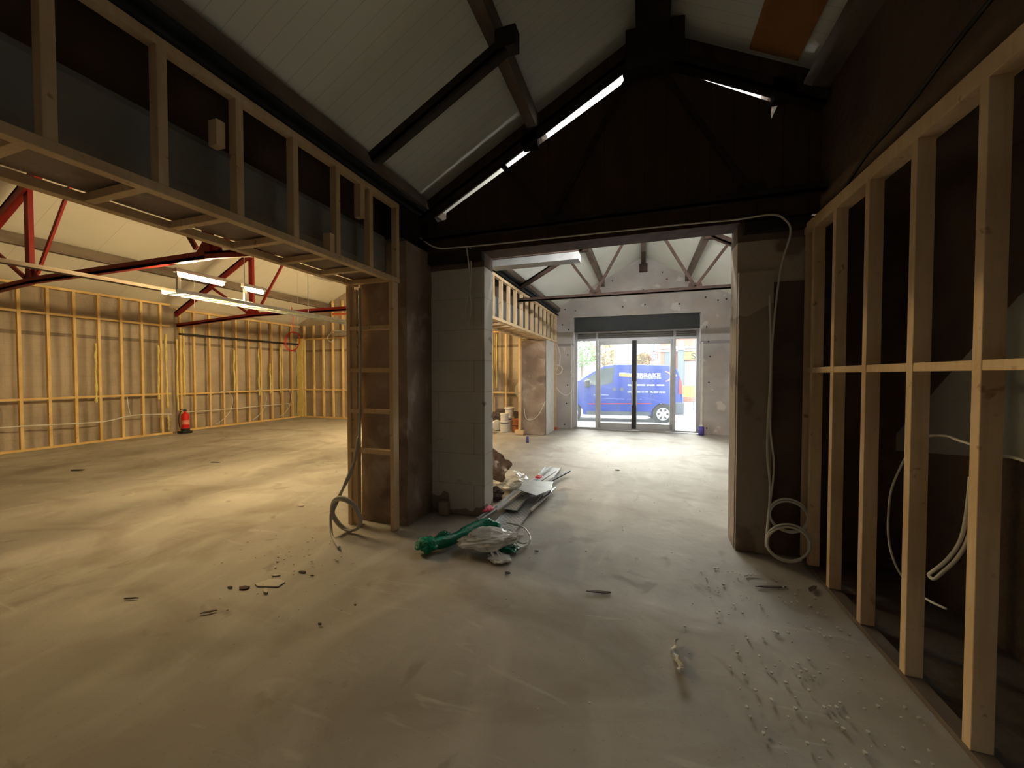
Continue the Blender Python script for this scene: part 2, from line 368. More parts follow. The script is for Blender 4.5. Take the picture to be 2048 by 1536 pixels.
# centre column and white painted pier
def rough_box(x0, x1, y0, y1, z0, z1, name, m, amp=.012, step=.09):
    b = bmesh.new(); bmesh.ops.create_cube(b, size=1)
    for v in b.verts: v.co = Vector(((x0+x1)/2+v.co.x*(x1-x0), (y0+y1)/2+v.co.y*(y1-y0), (z0+z1)/2+v.co.z*(z1-z0)))
    ez = [e for e in b.edges if abs((e.verts[0].co-e.verts[1].co).normalized().z) > .9]
    bmesh.ops.subdivide_edges(b, edges=ez, cuts=int((z1-z0)/step), use_grid_fill=True)
    ex = [e for e in b.edges if abs((e.verts[0].co-e.verts[1].co).z) < 1e-4]
    bmesh.ops.subdivide_edges(b, edges=ex, cuts=5, use_grid_fill=True)
    for v in b.verts:
        n = noise.noise_vector(v.co*3.1)*amp+noise.noise_vector(v.co*11)*amp*.4
        v.co.x += n.x; v.co.y += n.y
    mb = MB(); mb.bm.free(); mb.bm = b
    return struct(mb.build(name, m, smooth=False))
rough_box(-2.93, -2.34, 3.475, 4.22, 0, 3.0, 'wall_centre_column', render_b, .014)
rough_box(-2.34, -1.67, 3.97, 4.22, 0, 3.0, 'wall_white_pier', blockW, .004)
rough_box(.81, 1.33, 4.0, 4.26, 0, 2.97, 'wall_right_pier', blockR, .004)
rough_box(1.33, 2.05, 4.0, 4.26, 0, 2.97, 'wall_right_return', brickD, .004)
rough_box(.815, 1.085, 3.95, 4.01, 0, 2.52, 'wall_right_pier_skim', blockR, .004)
rough_box(1.08, 1.33, 3.985, 4.01, 0, 2.42, 'wall_right_pier_dark_render', brickD, .004)
rough_box(-3.07, -2.44, 9.92, 10.95, 0, 2.52, 'wall_far_column', render_b, .015)
struct(MB().box(-2.435, -2.415, 10.0, 10.93, 0, 2.54).build('wall_far_column_skim', plaster))
# boarded gable infill over the opening
g = MB()
g.poly([(-2.14, 3.97, 2.99), (1.05, 3.97, 2.99), (1.05, 3.97, 3.985), (.13, 3.97, 4.535), (-.06, 3.97, 4.52), (-2.14, 3.97, 3.45)], (0, .05, 0))
g.poly([(1.05, 3.97, 2.99), (2.45, 3.97, 2.99), (2.45, 3.97, 3.4), (1.6, 3.97, 4.1), (1.13, 3.97, 4.02), (1.05, 3.97, 3.84)], (0, .05, 0))
g.poly([(-2.7, 3.97, 3.0), (-2.14, 3.97, 3.0), (-2.14, 3.97, 3.38), (-2.25, 3.97, 3.36), (-2.32, 3.97, 3.45), (-2.7, 3.97, 3.45)], (0, .05, 0))
for xa, xb in ((-2.5, -.05), (.05, 2.5)):  # unseen strips above the rafters, added to block light leaking over
    g.poly([(xa, 3.985, zs(xa)-.25), (xb, 3.985, zs(xb)-.25), (xb, 3.985, zs(xb)), (xa, 3.985, zs(xa))], (0, .04, 0))
struct(g.build('wall_gable_infill', gableM))
struct(MB().box(-2.4, 1.35, 3.93, 4.2, 2.955, 3.0).build('trim_1', rust))
struct(MB().box(-2.93, -2.38, 3.46, 4.2, 3.03, 3.36).box(-2.36, -1.67, 3.9, 3.968, 2.86, 2.99).box(.85, 1.34, 3.93, 3.99, 2.86, 2.97).build('trim_2', steelD))
# solid spine above the openings between the hall and the left room
struct(MB().box(-2.93, -2.64, -3.6, 11.45, 3.05, 3.72).build('wall_spine_upper', brickD))
struct(MB().box(-2.78, -2.48, -3.6, 11.6, 3.56, 3.80).build('added_valley_cover', steelD))  # unseen cover over the roof valley, added to stop sky light leaking in
struct(MB().box(2.05, 2.65, 4.12, 4.32, 0, 3.9).build('added_wall_return', brickD))  # unseen return added to close a daylight leak between the walls
# shop front gable wall
fw = MB(); Y0 = 11.5
gz = lambda x: zs(x)+.03
fw.poly([(-2.62, Y0, 0), (-1.95, Y0, 0), (-1.95, Y0, 3.30), (-1.95, Y0, gz(1.95)), (-2.62, Y0, gz(2.62))], (0, .28, 0))
fw.poly([(1.49, Y0, 0), (2.62, Y0, 0), (2.62, Y0, gz(2.62)), (1.49, Y0, gz(1.49))], (0, .28, 0))
fw.poly([(-1.95, Y0, 3.30), (1.49, Y0, 3.30), (1.49, Y0, gz(1.49)), (0, Y0, ZR+.03), (-1.95, Y0, gz(1.95))], (0, .28, 0))
fwo = struct(fw.build('wall_front', frontwallM))
def at_front(o):   # the shop front stands slightly askew to the hall
    M = Matrix.Translation((0, Y0, 0)) @ Matrix.Rotation(.035, 4, 'Z') @ Matrix.Translation((0, -Y0, 0))
    o.matrix_world = M @ o.matrix_world; return o
fix = [(-1.54, 3.86), (-.84, 4.3), (-.55, 3.95), (-.55, 3.55), (0, 4.62), (0, 4.0), (.05, 3.58), (.62, 4.25), (.95, 3.9), (.95, 3.55), (1.6, 3.7), (1.9, 3.6), (2.1, 3.62), (-2.2, 3.55), (-2.28, 3.1), (-2.1, 2.95), (-2.12, 2.2), (-2.12, 1.3), (-2.15, .75), (-2.2, .12), (1.63, 2.9), (1.68, 2.5), (1.72, 2.1), (1.70, 1.4), (1.66, .16), (2.3, .12), (2.3, 1.0), (2.3, 2.9), (-1.9, 3.5), (.5, 4.45)]
for x, z in fix: MB().lathe([(.022, 0), (.022, .006)], 10, (x, Y0-.006, z), 'y').build('fixing_hole', blackM, fwo)
at_front(fwo)

# ------------------------------------------------------------ shop front (one glazed screen)
sf = thing('shop_front', 'grey aluminium glazed shop front with double doors facing the street', 'shop front', (0, Y0, 0), .035)
f = MB()
y0, y1 = .10, .17
for a, b in ((-1.94, -1.84), (-1.31, -1.24), (.81, .88), (1.40, 1.48)): f.box(a, b, y0, y1, 0, 2.88)
f.box(-1.94, 1.48, y0, y1, 2.60, 2.66); f.box(-1.94, 1.48, y0, y1, 2.83, 2.88); f.box(-1.94, 1.48, y0, y1, 0, .05)
f.build('frame', alu, sf)
lv = MB()
for z in (2.68, 2.735, 2.79):
    lv.poly([(-1.84, y0+.01, z), (1.40, y0+.01, z), (1.40, y0+.05, z+.03), (-1.84, y0+.05, z+.03)], (0, .004, .008))
lv.build('louvre', galv, sf)
MB().box(-1.84, 1.40, y1-.02, y1, 2.66, 2.83).build('back_panel', alu, sf)
for a, b in ((-1.84, -1.31), (.88, 1.40)): MB().box(a, b, .13, .136, .05, 2.60).build('side_pane', glass, sf)
for k, (a, b) in enumerate(((-1.235, -.225), (-.215, .805))):
    d = MB().box(a, a+.07, y0+.005, y1-.005, .055, 2.595).box(b-.07, b, y0+.005, y1-.005, .055, 2.595).box(a, b, y0+.005, y1-.005, .055, .20).box(a, b, y0+.005, y1-.005, 2.48, 2.595).build('door', alu, sf)
    MB().box(a+.07, b-.07, .13, .136, .20, 2.48).build('door_pane', glass, d)
    hx = b-.05 if k == 0 else a+.05
    MB().tube([(hx, .09, .75), (hx, .05, .8), (hx, .05, 1.35), (hx, .09, 1.4)], .014, 8, 3).build('pull_handle', galv, d)
    MB().box(hx-.02, hx+.02, .09, .106, 1.50, 1.56).build('lock', galv, d)
MB().box(-.285, -.165, .085, y1, .05, 2.595).build('meeting_stile', blackM, sf)
single(MB(), 'x', alu, '', '') if False else None
hb = MB().box(-1.93, 1.47, Y0+.02, Y0+.26, 2.875, 3.22)
hb = hb.build('shutter_box', darkM); tag(at_front(hb), 'long dark grey shutter box above the glazed shop front', 'shutter box')
MB().box(-1.93, 1.47, Y0+.06, Y0+.24, 3.222, 3.29).build('top_slot', blackM, hb)
pl = MB().box(-2.02, -1.98, -.03, 0, 0, 2.5); pl.box(-1.99, -1.95, -.035, 0, 1.55, 1.66)
o = pl.build('door_sensor_trunking', whiteP); o.location = (0, Y0, 0); o.rotation_euler.z = .035; tag(o, 'thin white trunking with switch box left of the shop front', 'trunking')
o = MB().box(1.50, 1.55, -.02, 0, 0, 2.5).build('corner_bead', whiteP); o.location = (0, Y0, 0); o.rotation_euler.z = .035; tag(o, 'pale vertical corner bead along right edge of shop front', 'trim strip')

# ------------------------------------------------------------ roof timbers and steel
def purlin(x, z0, z1, w, ya, yb, m, label): return single(MB().box(x-w/2, x+w/2, ya, yb, z0, z1), 'roof_purlin', m, label, 'purlin')
purlin(-1.1, 4.15, 4.315, .10, -3.6, 11.49, purlM, 'brown purlin halfway up the left slope of the hall roof')
purlin(-2.42, 3.50, 3.60, .15, -3.6, 11.42, purlM, 'brown eaves purlin along the foot of the left hall roof slope')
purlin(.06, 4.64, 4.83, .28, -3.6, 3.95, steelD, 'wide dark ridge beam under the near roof peak')
purlin(0, 4.70, 4.87, .12, 4.05, 11.49, purlM, 'brown ridge beam under the roof peak of the front bay')
purlin(1.36, 3.94, 4.10, .16, -3.6, 3.95, purlM, 'dark purlin halfway up the right slope of the near roof')
purlin(1.12, 4.14, 4.31, .09, 4.05, 11.49, purlM, 'brown purlin halfway up the right slope of the front bay roof')
single(MB().box(-2.52, -2.38, -3.6, 11.40, 3.465, 3.495).box(-2.52, -2.38, -3.6, 11.40, 3.375, 3.395).box(-2.46, -2.44, -3.6, 11.40, 3.395, 3.465), 'eaves_beam', steelB, 'blue black steel eaves beam running above the timber bulkhead', 'steel beam')
for x, lab in ((-11.0, 'brown purlin low on the left roof slope of the yellow-lit room'), (-9.2, 'brown purlin high on the left roof slope of the yellow-lit room'), (-4.4, 'brown purlin on the inner roof slope of the yellow-lit room')):
    z = zl(x); purlin(x, z-.26, z-.05, .12, -3.6, 11.4, purlM, lab)
single(MB().poly([(.86, 1.2, zs(.86)-.012), (1.22, 1.2, zs(1.22)-.012), (1.22, 3.9, zs(1.22)-.012), (.86, 3.9, zs(.86)-.012)], (0, 0, -.02)), 'plywood_sheet', orangeM, 'orange plywood sheet fixed under the right roof slope', 'board')
single(MB().poly([(2.05, 8.6, 3.44), (2.42, 8.6, 3.3), (2.42, 8.6, 3.62), (2.30, 8.6, 3.66)], (0, 1.2, 0)), 'timber_offcut', orangeM, 'orange timber triangle high on the far right wall', 'board')

def main_truss(Y, m, label, x0=-2.42, x1=2.42, dl=0, dr=0):
    t = thing('roof_truss', label, 'roof truss', (0, Y, 3.1))
    P = lambda x, z: (x, 0, z-3.1)
    zr = lambda x: zs(x)-.25-(dl if x < 0 else dr)
    for s in (-1, 1):
        e = x0 if s < 0 else x1
        MB().angle(P(0, zr(0)), P(e, zr(e)), .10, .03, (0, 1, 0)).build('rafter', m, t)
    MB().angle(P(x0, 3.14), P(x1, 3.14), .07, .02, (0, 1, 0)).build('bottom_chord', m, t)
    for s in (-1, 1):
        nx_ = s*.88
        if nx_ > x1: continue
        MB().bar(P(nx_, 3.17), P(s*.05, zr(.05)), .05, .03, (0, 1, 0)).build('strut', m, t)
        if s*1.42 < x1: MB().bar(P(nx_, 3.17), P(s*1.42, zr(1.42)), .05, .03, (0, 1, 0)).build('strut', m, t)
        MB().poly([P(nx_-.14, 3.1), P(nx_+.14, 3.1), P(nx_+.10, 3.25), P(nx_-.10, 3.25)], (0, .012, 0)).build('gusset_plate', m, t)
    MB().poly([P(-.19, zr(.19)-.09), P(.19, zr(.19)-.09), P(.22, zr(.22)+.06), P(0, zr(0)+.1), P(-.22, zr(.22)+.06)], (0, .012, 0)).build('apex_plate', m, t)
    for x in (-1.1, 1.1):
        if x < x1: MB().box(x-.08, x+.08, -.05, .05, zr(x)-3.1-.09, zr(x)-3.1+.09).build('purlin_cleat', m, t)
    return t
main_truss(7.6, rust, 'rusty brown steel truss spanning the bright front bay', -2.44, 2.44)
main_truss(3.84, steelD, 'near black steel truss in front of the boarded gable', -2.40, 1.40, .08, .10)
t = thing('rafter_bar', 'dark single steel rafter between eaves and purlin, nearest the camera', 'roof truss', (-1.55, 2.75, 3.8))
MB().angle((-.62, 0, -.38), (.60, 0, .26), .09, .03, (0, 1, 0)).build('bar', steelD, t)
MB().box(.50, .66, -.05, .05, .20, .345).build('cleat', steelD, t)
t = thing('ridge_bracket', 'rusty bracket under the ridge at the far gable wall', 'bracket', (0, 11.2, 4.7))
MB().box(-.05, .05, -.9, .25, -.02, .04).build('arm', rust, t); MB().box(-.11, .11, .1, .28, -.22, -.02).build('shoe', rust, t)

nt_ = [o for o in col.objects if o.name.startswith('roof_truss')][-1]
MB().box(-.17, .33, -.09, .09, 1.30, 1.66).build('apex_block', steelD, nt_)

def red_truss(Y, m, label):
    t = thing('red_roof_truss', label, 'roof truss', (-7.35, Y, 3.1), 0, 'red trusses over the yellow-lit room')
    P = lambda x, z: (x, 0, z-3.1); C = -7.35
    zr = lambda x: 5.60-.475*abs(x)
    for s in (-1, 1):
        E_ = 4.9 if s < 0 else 4.40
        MB().angle(P(0, zr(0)), P(s*E_, zr(E_)), .15, .04, (0, 1, 0)).build('rafter', m, t)
        MB().angle(P(s*E_, 2.98), P(s*2.08, 3.12), .09, .03, (0, 1, 0)).build('bottom_chord', m, t)
        MB().bar(P(s*2.08, 3.16), P(s*2.08, zr(2.08)), .13, .06, (0, 1, 0)).build('post', m, t)
        MB().bar(P(s*1.86, 3.24), P(s*.1, zr(.1)-.05), .06, .03, (0, 1, 0)).build('strut', m, t)
        MB().bar(P(s*2.25, 3.20), P(s*3.5, zr(3.5)-.03), .06, .03, (0, 1, 0)).build('strut', m, t)
        MB().poly([P(s*2.08+a, b) for a, b in ((-.30, 3.08), (.30, 3.08), (.22, 3.2), (.12, 3.30), (.07, 3.42), (-.07, 3.42), (-.12, 3.30), (-.22, 3.2))], (0, .02, 0)).build('gusset_plate', m, t)
    MB().angle(P(-2.08, 3.13), P(2.08, 3.13), .09, .03, (0, 1, 0)).build('bottom_chord', m, t)
    MB().poly([P(-.25, zr(.25)-.1), P(.25, zr(.25)-.1), P(.2, zr(.2)+.06), P(-.2, zr(.2)+.06)], (0, .02, 0)).build('apex_plate', m, t)
    return t
red_truss(3.45, redM, 'dark red steel truss nearer the camera in the yellow-lit room')
red_truss(7.2, redM, 'bright red steel truss farther back, behind the lit strip lights')

# ------------------------------------------------------------ timber bulkheads
def bulkhead(label, ya, yb, ys, z1, m):
    t = thing('timber_bulkhead', label, 'timber frame', (-2.68, ya, 2.55))
    X0, X1 = -2.98, -2.39
    def B(n, *a): return MB().box(a[0]+2.68, a[1]+2.68, a[2]-ya, a[3]-ya, a[4]-2.55, a[5]-2.55).build(n, m, t, bevel=.003)
    B('bottom_plate', X1-.065, X1, ya, yb, 2.55, 2.60); B('bottom_plate', X0, X0+.065, ya, yb, 2.55, 2.60)
    B('top_plate', X1-.065, X1, ya, yb, z1-.05, z1)
    for y in ys:
        B('stud', X1-.065, X1, y, y+.047, 2.60, z1-.05)
    for y in ys[::1]:
        B('soffit_joist', X0+.065, X1-.065, y-.06, y-.013, 2.555, 2.60)
    return t
ysn = [3.38-.41*k for k in range(17)]
bk = bulkhead('long raw pine bulkhead frame above the near opening to the left room', -3.3, 3.43, ysn, 3.36, wood)
for y, z0, z1, s in ((1.63, 2.97, 3.12, .05), (2.86, 3.02, 3.31, .06), (2.50, 2.6, 2.75, .05)):
    MB().box(-2.47+2.68, -2.40+2.68, y+3.3, y+3.3+s, z0-2.55, z1-2.55).build('packer', wood, bk)
ysf = [4.45+.41*k for k in range(17)]
bf = bulkhead('raw pine bulkhead frame over the far opening of the front bay', 4.26, 11.15, [y for y in ysf if y < 11.1]+[11.1], 3.34, wood)
for o in (('near', -3.58, 3.42), ('far', 4.24, 11.3)):
    lab = 'grey boxed steel beam behind the %s bulkhead studs' % ('near' if o[0] == 'near' else 'far front-bay')
    m_ = MB().box(-2.93, -2.52, o[1], o[2], 2.645, 3.045)
    single(m_, 'boxed_beam', greyplast, lab, 'beam', bevel=.06)
single(MB().box(-2.93, -2.56, -3.5, 3.38, 2.612, 2.640), 'soffit_board', render_b, 'mottled brown board under the near boxed beam', 'board')
single(MB().box(-2.93, -2.56, 4.26, 11.1, 2.612, 2.640), 'soffit_board', render_b, 'mottled brown board under the far boxed beam', 'board')

# frame against the centre column
t = thing('ladder_frame', 'upright pine ladder frame against the rendered centre column', 'timber frame', (-2.68, 3.35, 0))
MB().box(.243, .29, -.045, .045, 0, 2.545).build('post', wood, t, bevel=.003)
MB().box(-.30, -.253, -.035, .035, 0, 2.545).build('post', wood, t, bevel=.003)
for z in (.80, 1.22, 1.65, 2.09): MB().box(-.253, .243, -.035, .03, z-.022, z+.022).build('rung', wood, t, bevel=.003)
MB().box(-.253, -.19, -.01, .045, 0, 2.5).build('packer', wood, t)
t = thing('door_post_frame', 'pine post frame beside the far rendered column', 'timber frame', (-3.1, 9.85, 0))
MB().box(-.05, .02, -.03, .06, 0, 2.55).build('post', wood, t, bevel=.003)
MB().box(-.14, .10, -.05, .08, 0, .12).build('block', wood, t, bevel=.003)
t = thing('corner_stud', 'single pine stud under the far bulkhead by the front wall', 'timber frame', (-2.43, 11.12, 0))
MB().box(-.035, .035, -.03, .03, 0, 2.55).build('post', wood, t)

# ------------------------------------------------------------ stud walls
def studwall(label, o, dx, n, first, pitch, h, noggs, m, depth=.07, tops=None):
    """frame along a unit direction dx from o; its depth is on the left of dx"""
    t = thing('stud_wall', label, 'stud wall', o, math.atan2(dx[1], dx[0]))
    L_ = first+pitch*(n-1)+.10
    MB().box(0, L_, 0, depth, 0, .047).build('bottom_plate', m, t, bevel=.003)
    MB().box(0, L_, 0, depth, h-.047, h).build('top_plate', m, t, bevel=.003)
    for k in range(n):
        x = first+pitch*k
        MB().box(x-.0235, x+.0235, -.002, depth+.002, .047, h-.047).build('stud', m, t, bevel=.003)
    for z in noggs: 
        for k in range(n-1):
            x = first+pitch*k+.0235
            MB().box(x, x+pitch-.047, .004, depth-.004, z-.023, z+.023).build('nogging', m, t)
    return t
sw = studwall('pine stud wall along the right side of the near bay', (1.31, -.22, 0), (0, 1), 10, .03, .4225, 2.89, (1.64,), wood, depth=-.0)if False else None
# right wall: faces at X=1.31, depth to +X
t = thing('stud_wall', 'pine stud wall along the dark right side of the hall', 'stud wall', (1.31, 0, 0))
MB().box(0, .075, -3.0, 3.94, 0, .03).build('bottom_plate', purlM, t)
MB().box(0, .10, -3.0, 3.98, 2.80, 2.89).build('top_plate', wood, t, bevel=.004)
ysr = [3.93, 3.785, 3.42, 2.99, 2.555, 2.13]+[2.13-.43*k for k in range(1, 12)]
for i, y in enumerate(ysr):
    MB().box(.0, .075, y-.024, y+.024, .03, 2.80).build('stud', wood, t, bevel=.003)
    if i > 1: MB().box(.002, .05, y+.024, ysr[i-1]-.024, 1.618, 1.662).build('nogging', wood, t, bevel=.003)
MB().box(.002, .05, 3.81, 3.905, 1.618, 1.662).build('nogging', wood, t)

def lw(label, X, ya, ys, yb, h, zn, m):
    t = thing('stud_wall', label, 'stud wall', (X, ya, 0))
    MB().box(-.07, 0, 0, yb-ya, 0, .05).build('bottom_plate', m, t)
    MB().box(-.07, 0, 0, yb-ya, h-.05, h).build('top_plate', m, t)
    for y in ys: MB().box(-.072, .002, y-ya-.024, y-ya+.024, .05, h-.05).build('stud', m, t)
    for z in zn:
        MB().box(-.05, -.004, .01, yb-ya-.01, z-.022, z+.022).build('nogging', m, t)
    return t
l1 = lw('projecting pine stud wall along the left side, nearer part', -12.2, -.3, [-.25+.4125*k for k in range(18)], 6.99, 3.53, (1.09, 2.93), woodY)
l2 = lw('recessed pine stud wall on the left, behind the fire extinguisher', -12.33, 7.2, [7.3, 7.65, 8.07, 8.47, 8.87, 9.29, 9.71, 10.13, 10.53, 10.95], 11.3, 3.45, (1.06,), woodY)
for tt, X, ya, lst in ((l1, -12.2, -.3, [(5.46, .95, 2.35), (6.70, .95, 2.4), (6.9, .1, .5), (6.88, .7, 2.7)]), (l2, -12.33, 7.2, [(7.22, .6, 2.6), (7.38, 1.0, 2.9), (8.80, 1.0, 2.4), (9.64, .9, 2.5), (10.06, .95, 2.0), (10.46, .95, 2.6)])):
    for y, z0, z1 in lst:
        pts = [(-.02+random.uniform(-.01, .01), y-ya+random.uniform(-.012, .012), z0+(z1-z0)*k/9) for k in range(10)]
        MB().tube(pts, [random.uniform(.018, .032) for _ in range(10)], 7, 2).build('foam_bead', foamM, tt, smooth=True)
t = thing('stud_wall', 'pine stud wall across the far end of the yellow-lit room', 'stud wall', (-12.5, 11.27, 0))
MB().box(0, 9.6, 0, .07, 0, .05).build('bottom_plate', woodY, t)
for k in range(22):
    x = .38+.45*k
    if x > 9.55: break
    X = -12.5+x; top = 3.45 if X < -10.9 else min(zl(X)-.06, 4.3)
    MB().box(x-.024, x+.024, -.002, .072, .05, top-.0).build('stud', woodY, t)
MB().box(0, 9.6, .01, .06, 1.03, 1.075).build('nogging', woodY, t)
MB().box(0, 9.6, .01, .06, 2.93, 2.97).build('nogging', woodY, t)
pts = [(-.02+random.uniform(-.03, .03), 0, 3.3*k/14) for k in range(15)]
for s in (.0,):
    mb = MB(); mb.poly([(.05+random.uniform(-.03, .03), -.02, .03+2.95*k/12) for k in range(13)]+[(.33+random.uniform(-.03, .03), -.02, .03+2.95*k/12) for k in range(12, -1, -1)], (0, .06, 0)); mb.build('foam_bead', foamM, t)
for X in (-11.66, -11.21, -4.38):
    x = X+12.5+.05
    MB().tube([(x+random.uniform(-.01, .01), -.0, 1.2+1.7*k/8) for k in range(9)], [random.uniform(.015, .03) for _ in range(9)], 6, 2).build('foam_bead', foamM, t)

# ------------------------------------------------------------ strip lights and tray in the left room
def tube_light(y0_, y1_, lab):
    L_ = y1_-y0_
    t = thing('strip_light', lab, 'light fixture', (-6.0, y0_, 2.97))
    MB().box(-.035, .035, 0, L_, .03, .08).build('batten', whiteP, t)
    MB().lathe([(.026, 0), (.026, L_-.08)], 14, (0, .04, 0), 'y').build('lamp_tube', tubeM, t)
    for y in (.015, L_-.045): MB().box(-.018, .018, y, y+.03, -.02, .04).build('end_cap', whiteP, t)
    return t
tube_light(3.50, 4.16, 'longer lit strip light above the cable tray')
tube_light(4.43, 4.80, 'shorter lit strip light above the cable tray')
tl = tube_light(8.3, 9.5, 'added fill strip light hidden behind the centre column'); tl.location.x = -6.3  # unseen strip added to brighten the back of the left room
t = thing('strip_light', 'added white fill strip light hidden behind the boarded gable', 'light fixture', (-.6, 4.6, 3.37))  # unseen fixture added to brighten the front bay
MB().box(-.03, 1.23, -.03, .03, -.05, 0).build('batten', whiteP, t)
MB().lathe([(.016, 0), (.016, 1.2)], 12, (0, 0, .03), 'x').build('lamp_tube', fillTube, t)
MB().box(-.05, 1.25, -.075, -.065, -.06, .24).build('leak_baffle', whiteP, t)  # panel added to keep this lamp's light off the near roof
for x in (.1, 1.1): MB().tube([(x, 0, 0), (x, 0, zs(-.6+x)-3.37-.002)], .005, 5, 0).build('drop_rod', galv, t)
t = thing('cable_tray', 'perforated steel cable tray hanging under the lit strip lights', 'cable tray', (-6.05, 3.50, 2.72))
m_ = MB(); m_.box(-.24, -.23, 0, 7.4, 0, .05).box(.07, .08, 0, 7.4, 0, .05); m_.build('side_rail', galv, t)
for k in range(52): MB().box(-.23, .07, .06+.14*k, .085+.14*k, .0, .008).build('rung', galv, t)
for y in (.04, .97, 2.2, 3.7, 5.4):
    MB().tube([(.04, y, 0), (.04, y, 1.9 if y > .3 else .25)], .006, 6, 0).build('drop_rod', galv, t)
MB().box(.03, .07, .02, .06, 0, .25).box(.03, .07, .95, .99, 0, .25).build('light_support', whiteP, t)
for i, (dx, m) in enumerate(((-.15, cableM), (-.11, yelC), (-.07, cableM), (-.03, greyC))):
    mb = MB().tube([(-6.05+dx, 3.7+.2*k, 2.745+.012*i+.006*math.sin(k*1.3+i)) for k in range(8)]+[(-6.05+dx*1.5, 5.6+.5*k, 2.75+.012*i) for k in range(6)], .010, 6, 3)
    single(mb, 'tray_cable', m, ['white cable nearest the left rail of the cable tray', 'green and yellow earth cable lying in the cable tray', 'white cable beside the earth cable in the tray', 'grey cable nearest the right rail of the tray'][i], 'cable', smooth=True)
single(MB().tube([(-5.9, 6.2, 2.82), (-5.7, 6.9, 2.93), (-5.2, 7.4, 3.0), (-4.0, 7.9, 3.08), (-2.92, 8.0, 3.10)], .022, 8, 4), 'orange_cable', orangeC, 'thick orange cable sagging off the far end of the tray', 'cable', smooth=True)
tr = single(MB().box(-7.44, -7.32, -2, 3.2, 2.96, 3.01).box(-7.44, -7.32, 3.2, 11.2, 2.96, 3.01), 'trunking', purlM, 'pale grey trunking running the length of the left room', 'trunking')
t = thing('small_batten', 'small bright unlit batten near the bulkhead corner', 'light fixture', (-4.44, 4.3, 3.0))
MB().box(-.04, .04, 0, .36, 0, .04).build('batten', whiteP, t); MB().tube([(0, .05, .04), (0, .05, 1.5)], .004, 5, 0).build('drop_wire', galv, t)
for x, y, lab in ((-9.0, 5.6, 'left'), (-9.9, 9.0, 'middle'), (-8.0, 9.6, 'right')):
    single(MB().tube([(x, y, 3.0), (x, y, zl(x))], .004, 5, 0), 'hanger_wire', galv, 'thin hanging wire over the left room, %s one' % lab, 'wire')
# ducts in the front bay
t = thing('ventilation_duct', 'galvanised rectangular duct hanging under the front bay roof', 'duct', (-2.38, 6.0, 3.33))
MB().box(0, 1.45, -.12, .12, .03, .14).build('duct_body', dull, t)
MB().box(0, 1.44, -.14, .14, .142, .16).build('flange', rust, t)
MB().box(1.45, 1.455, -.10, .10, .02, .12).build('end_label', whiteP, t)
for x in (.35, 1.2): MB().tube([(x, 0, .15), (x+.01, 0, .55+.3*x)], .005, 6, 0).build('drop_rod', steelD, t)

# ------------------------------------------------------------ cables
def cable(pts, r, m, name, lab, cat='cable', s=5): return single(MB().tube(pts, r, 8, s), name, m, lab, cat, smooth=True)
def coil(c, r, turns, u, v, n=14, jit=.02, ax=None):
    c = Vector(c); u = Vector(u); v = Vector(v); w = u.cross(v)
    out = []
    for k in range(int(turns*n)+1):
        a = 2*PI*k/n; rr = r*(1+jit*math.sin(k*.7)+.05*math.sin(k*.21))
        out.append(tuple(c+u*rr*math.cos(a)+v*rr*math.sin(a)+w*.012*k/n))
    return out
YC = 3.93
cable([(-2.38, 3.8, 3.14), (-2.2, 3.86, 3.03), (-1.87, YC-.04, 3.015), (-1.3, YC-.02, 3.01), (-.4, YC-.02, 3.0), (.4, YC-.02, 2.99), (.77, YC-.02, 2.98), (1.04, YC-.03, 2.985), (1.14, YC-.05, 2.92), (1.18, YC-.05, 2.80), (1.12, YC-.02, 2.5), (1.07, YC-.02, 1.9), (1.06, YC-.02, 1.2), (1.09, YC-.04, .8)]
      + coil((1.19, 3.86, .40), .14, 2.6, (-1, 0, .1), (0, .15, -1)), .008, cableM, 'power_cable', 'white cable along the main beam, ending in loops by the right pier')
cable([(1.03, YC-.06, 2.3), (1.05, YC-.06, 1.7), (1.03, YC-.06, 1.0), (1.05, YC-.09, .6)] + coil((1.16, 3.76, .20), .155, 2.4, (-1, 0, 0), (0, .12, -1)), .009, cableM, 'power_cable', 'lower white cable coil resting beside the right pier')
cable([(-1.85, YC-.03, 3.0), (-1.83, YC-.03, 2.85), (-1.82, YC, 2.6), (-1.85, YC, 2.45), (-1.89, YC, 2.3), (-1.85, YC, 2.15), (-1.81, YC, 2.35), (-1.83, YC, 2.52), (-1.81, YC, 2.7), (-1.81, YC-.02, 3.0)], .008, cableM, 'power_cable', 'white looped cable hanging on the white painted pier')
pts0 = [(-2.80, 3.29, 1.0), (-2.83, 3.27, .75), (-2.90, 3.2, .5), (-2.97, 3.16, .3)]
cable([(-2.79, 3.30, 2.5), (-2.79, 3.30, 1.8)]+pts0+coil((-2.82, 3.12, .20), .17, 2.3, (-1, 0, 0), (.1, .2, -1)), .014, greyC, 'conduit_coil', 'grey flexible conduit coiled at the foot of the ladder frame')
cable([(-2.81, 3.285, .95), (-2.86, 3.24, .6), (-2.95, 3.15, .35), (-3.0, 3.1, .2), (-2.9, 3.0, .03), (-2.7, 2.85, .02), (-2.62, 2.8, .02)], .013, greyC, 'conduit_end', 'grey conduit tail trailing on floor beside the coil')
cable([(1.385, 2.66, 1.24), (1.41, 2.59, 1.28), (1.42, 2.48, 1.3), (1.42, 2.39, 1.29), (1.42, 2.2, 1.275)], .006, cableM, 'stud_cable', 'white cable arching between two right wall studs')
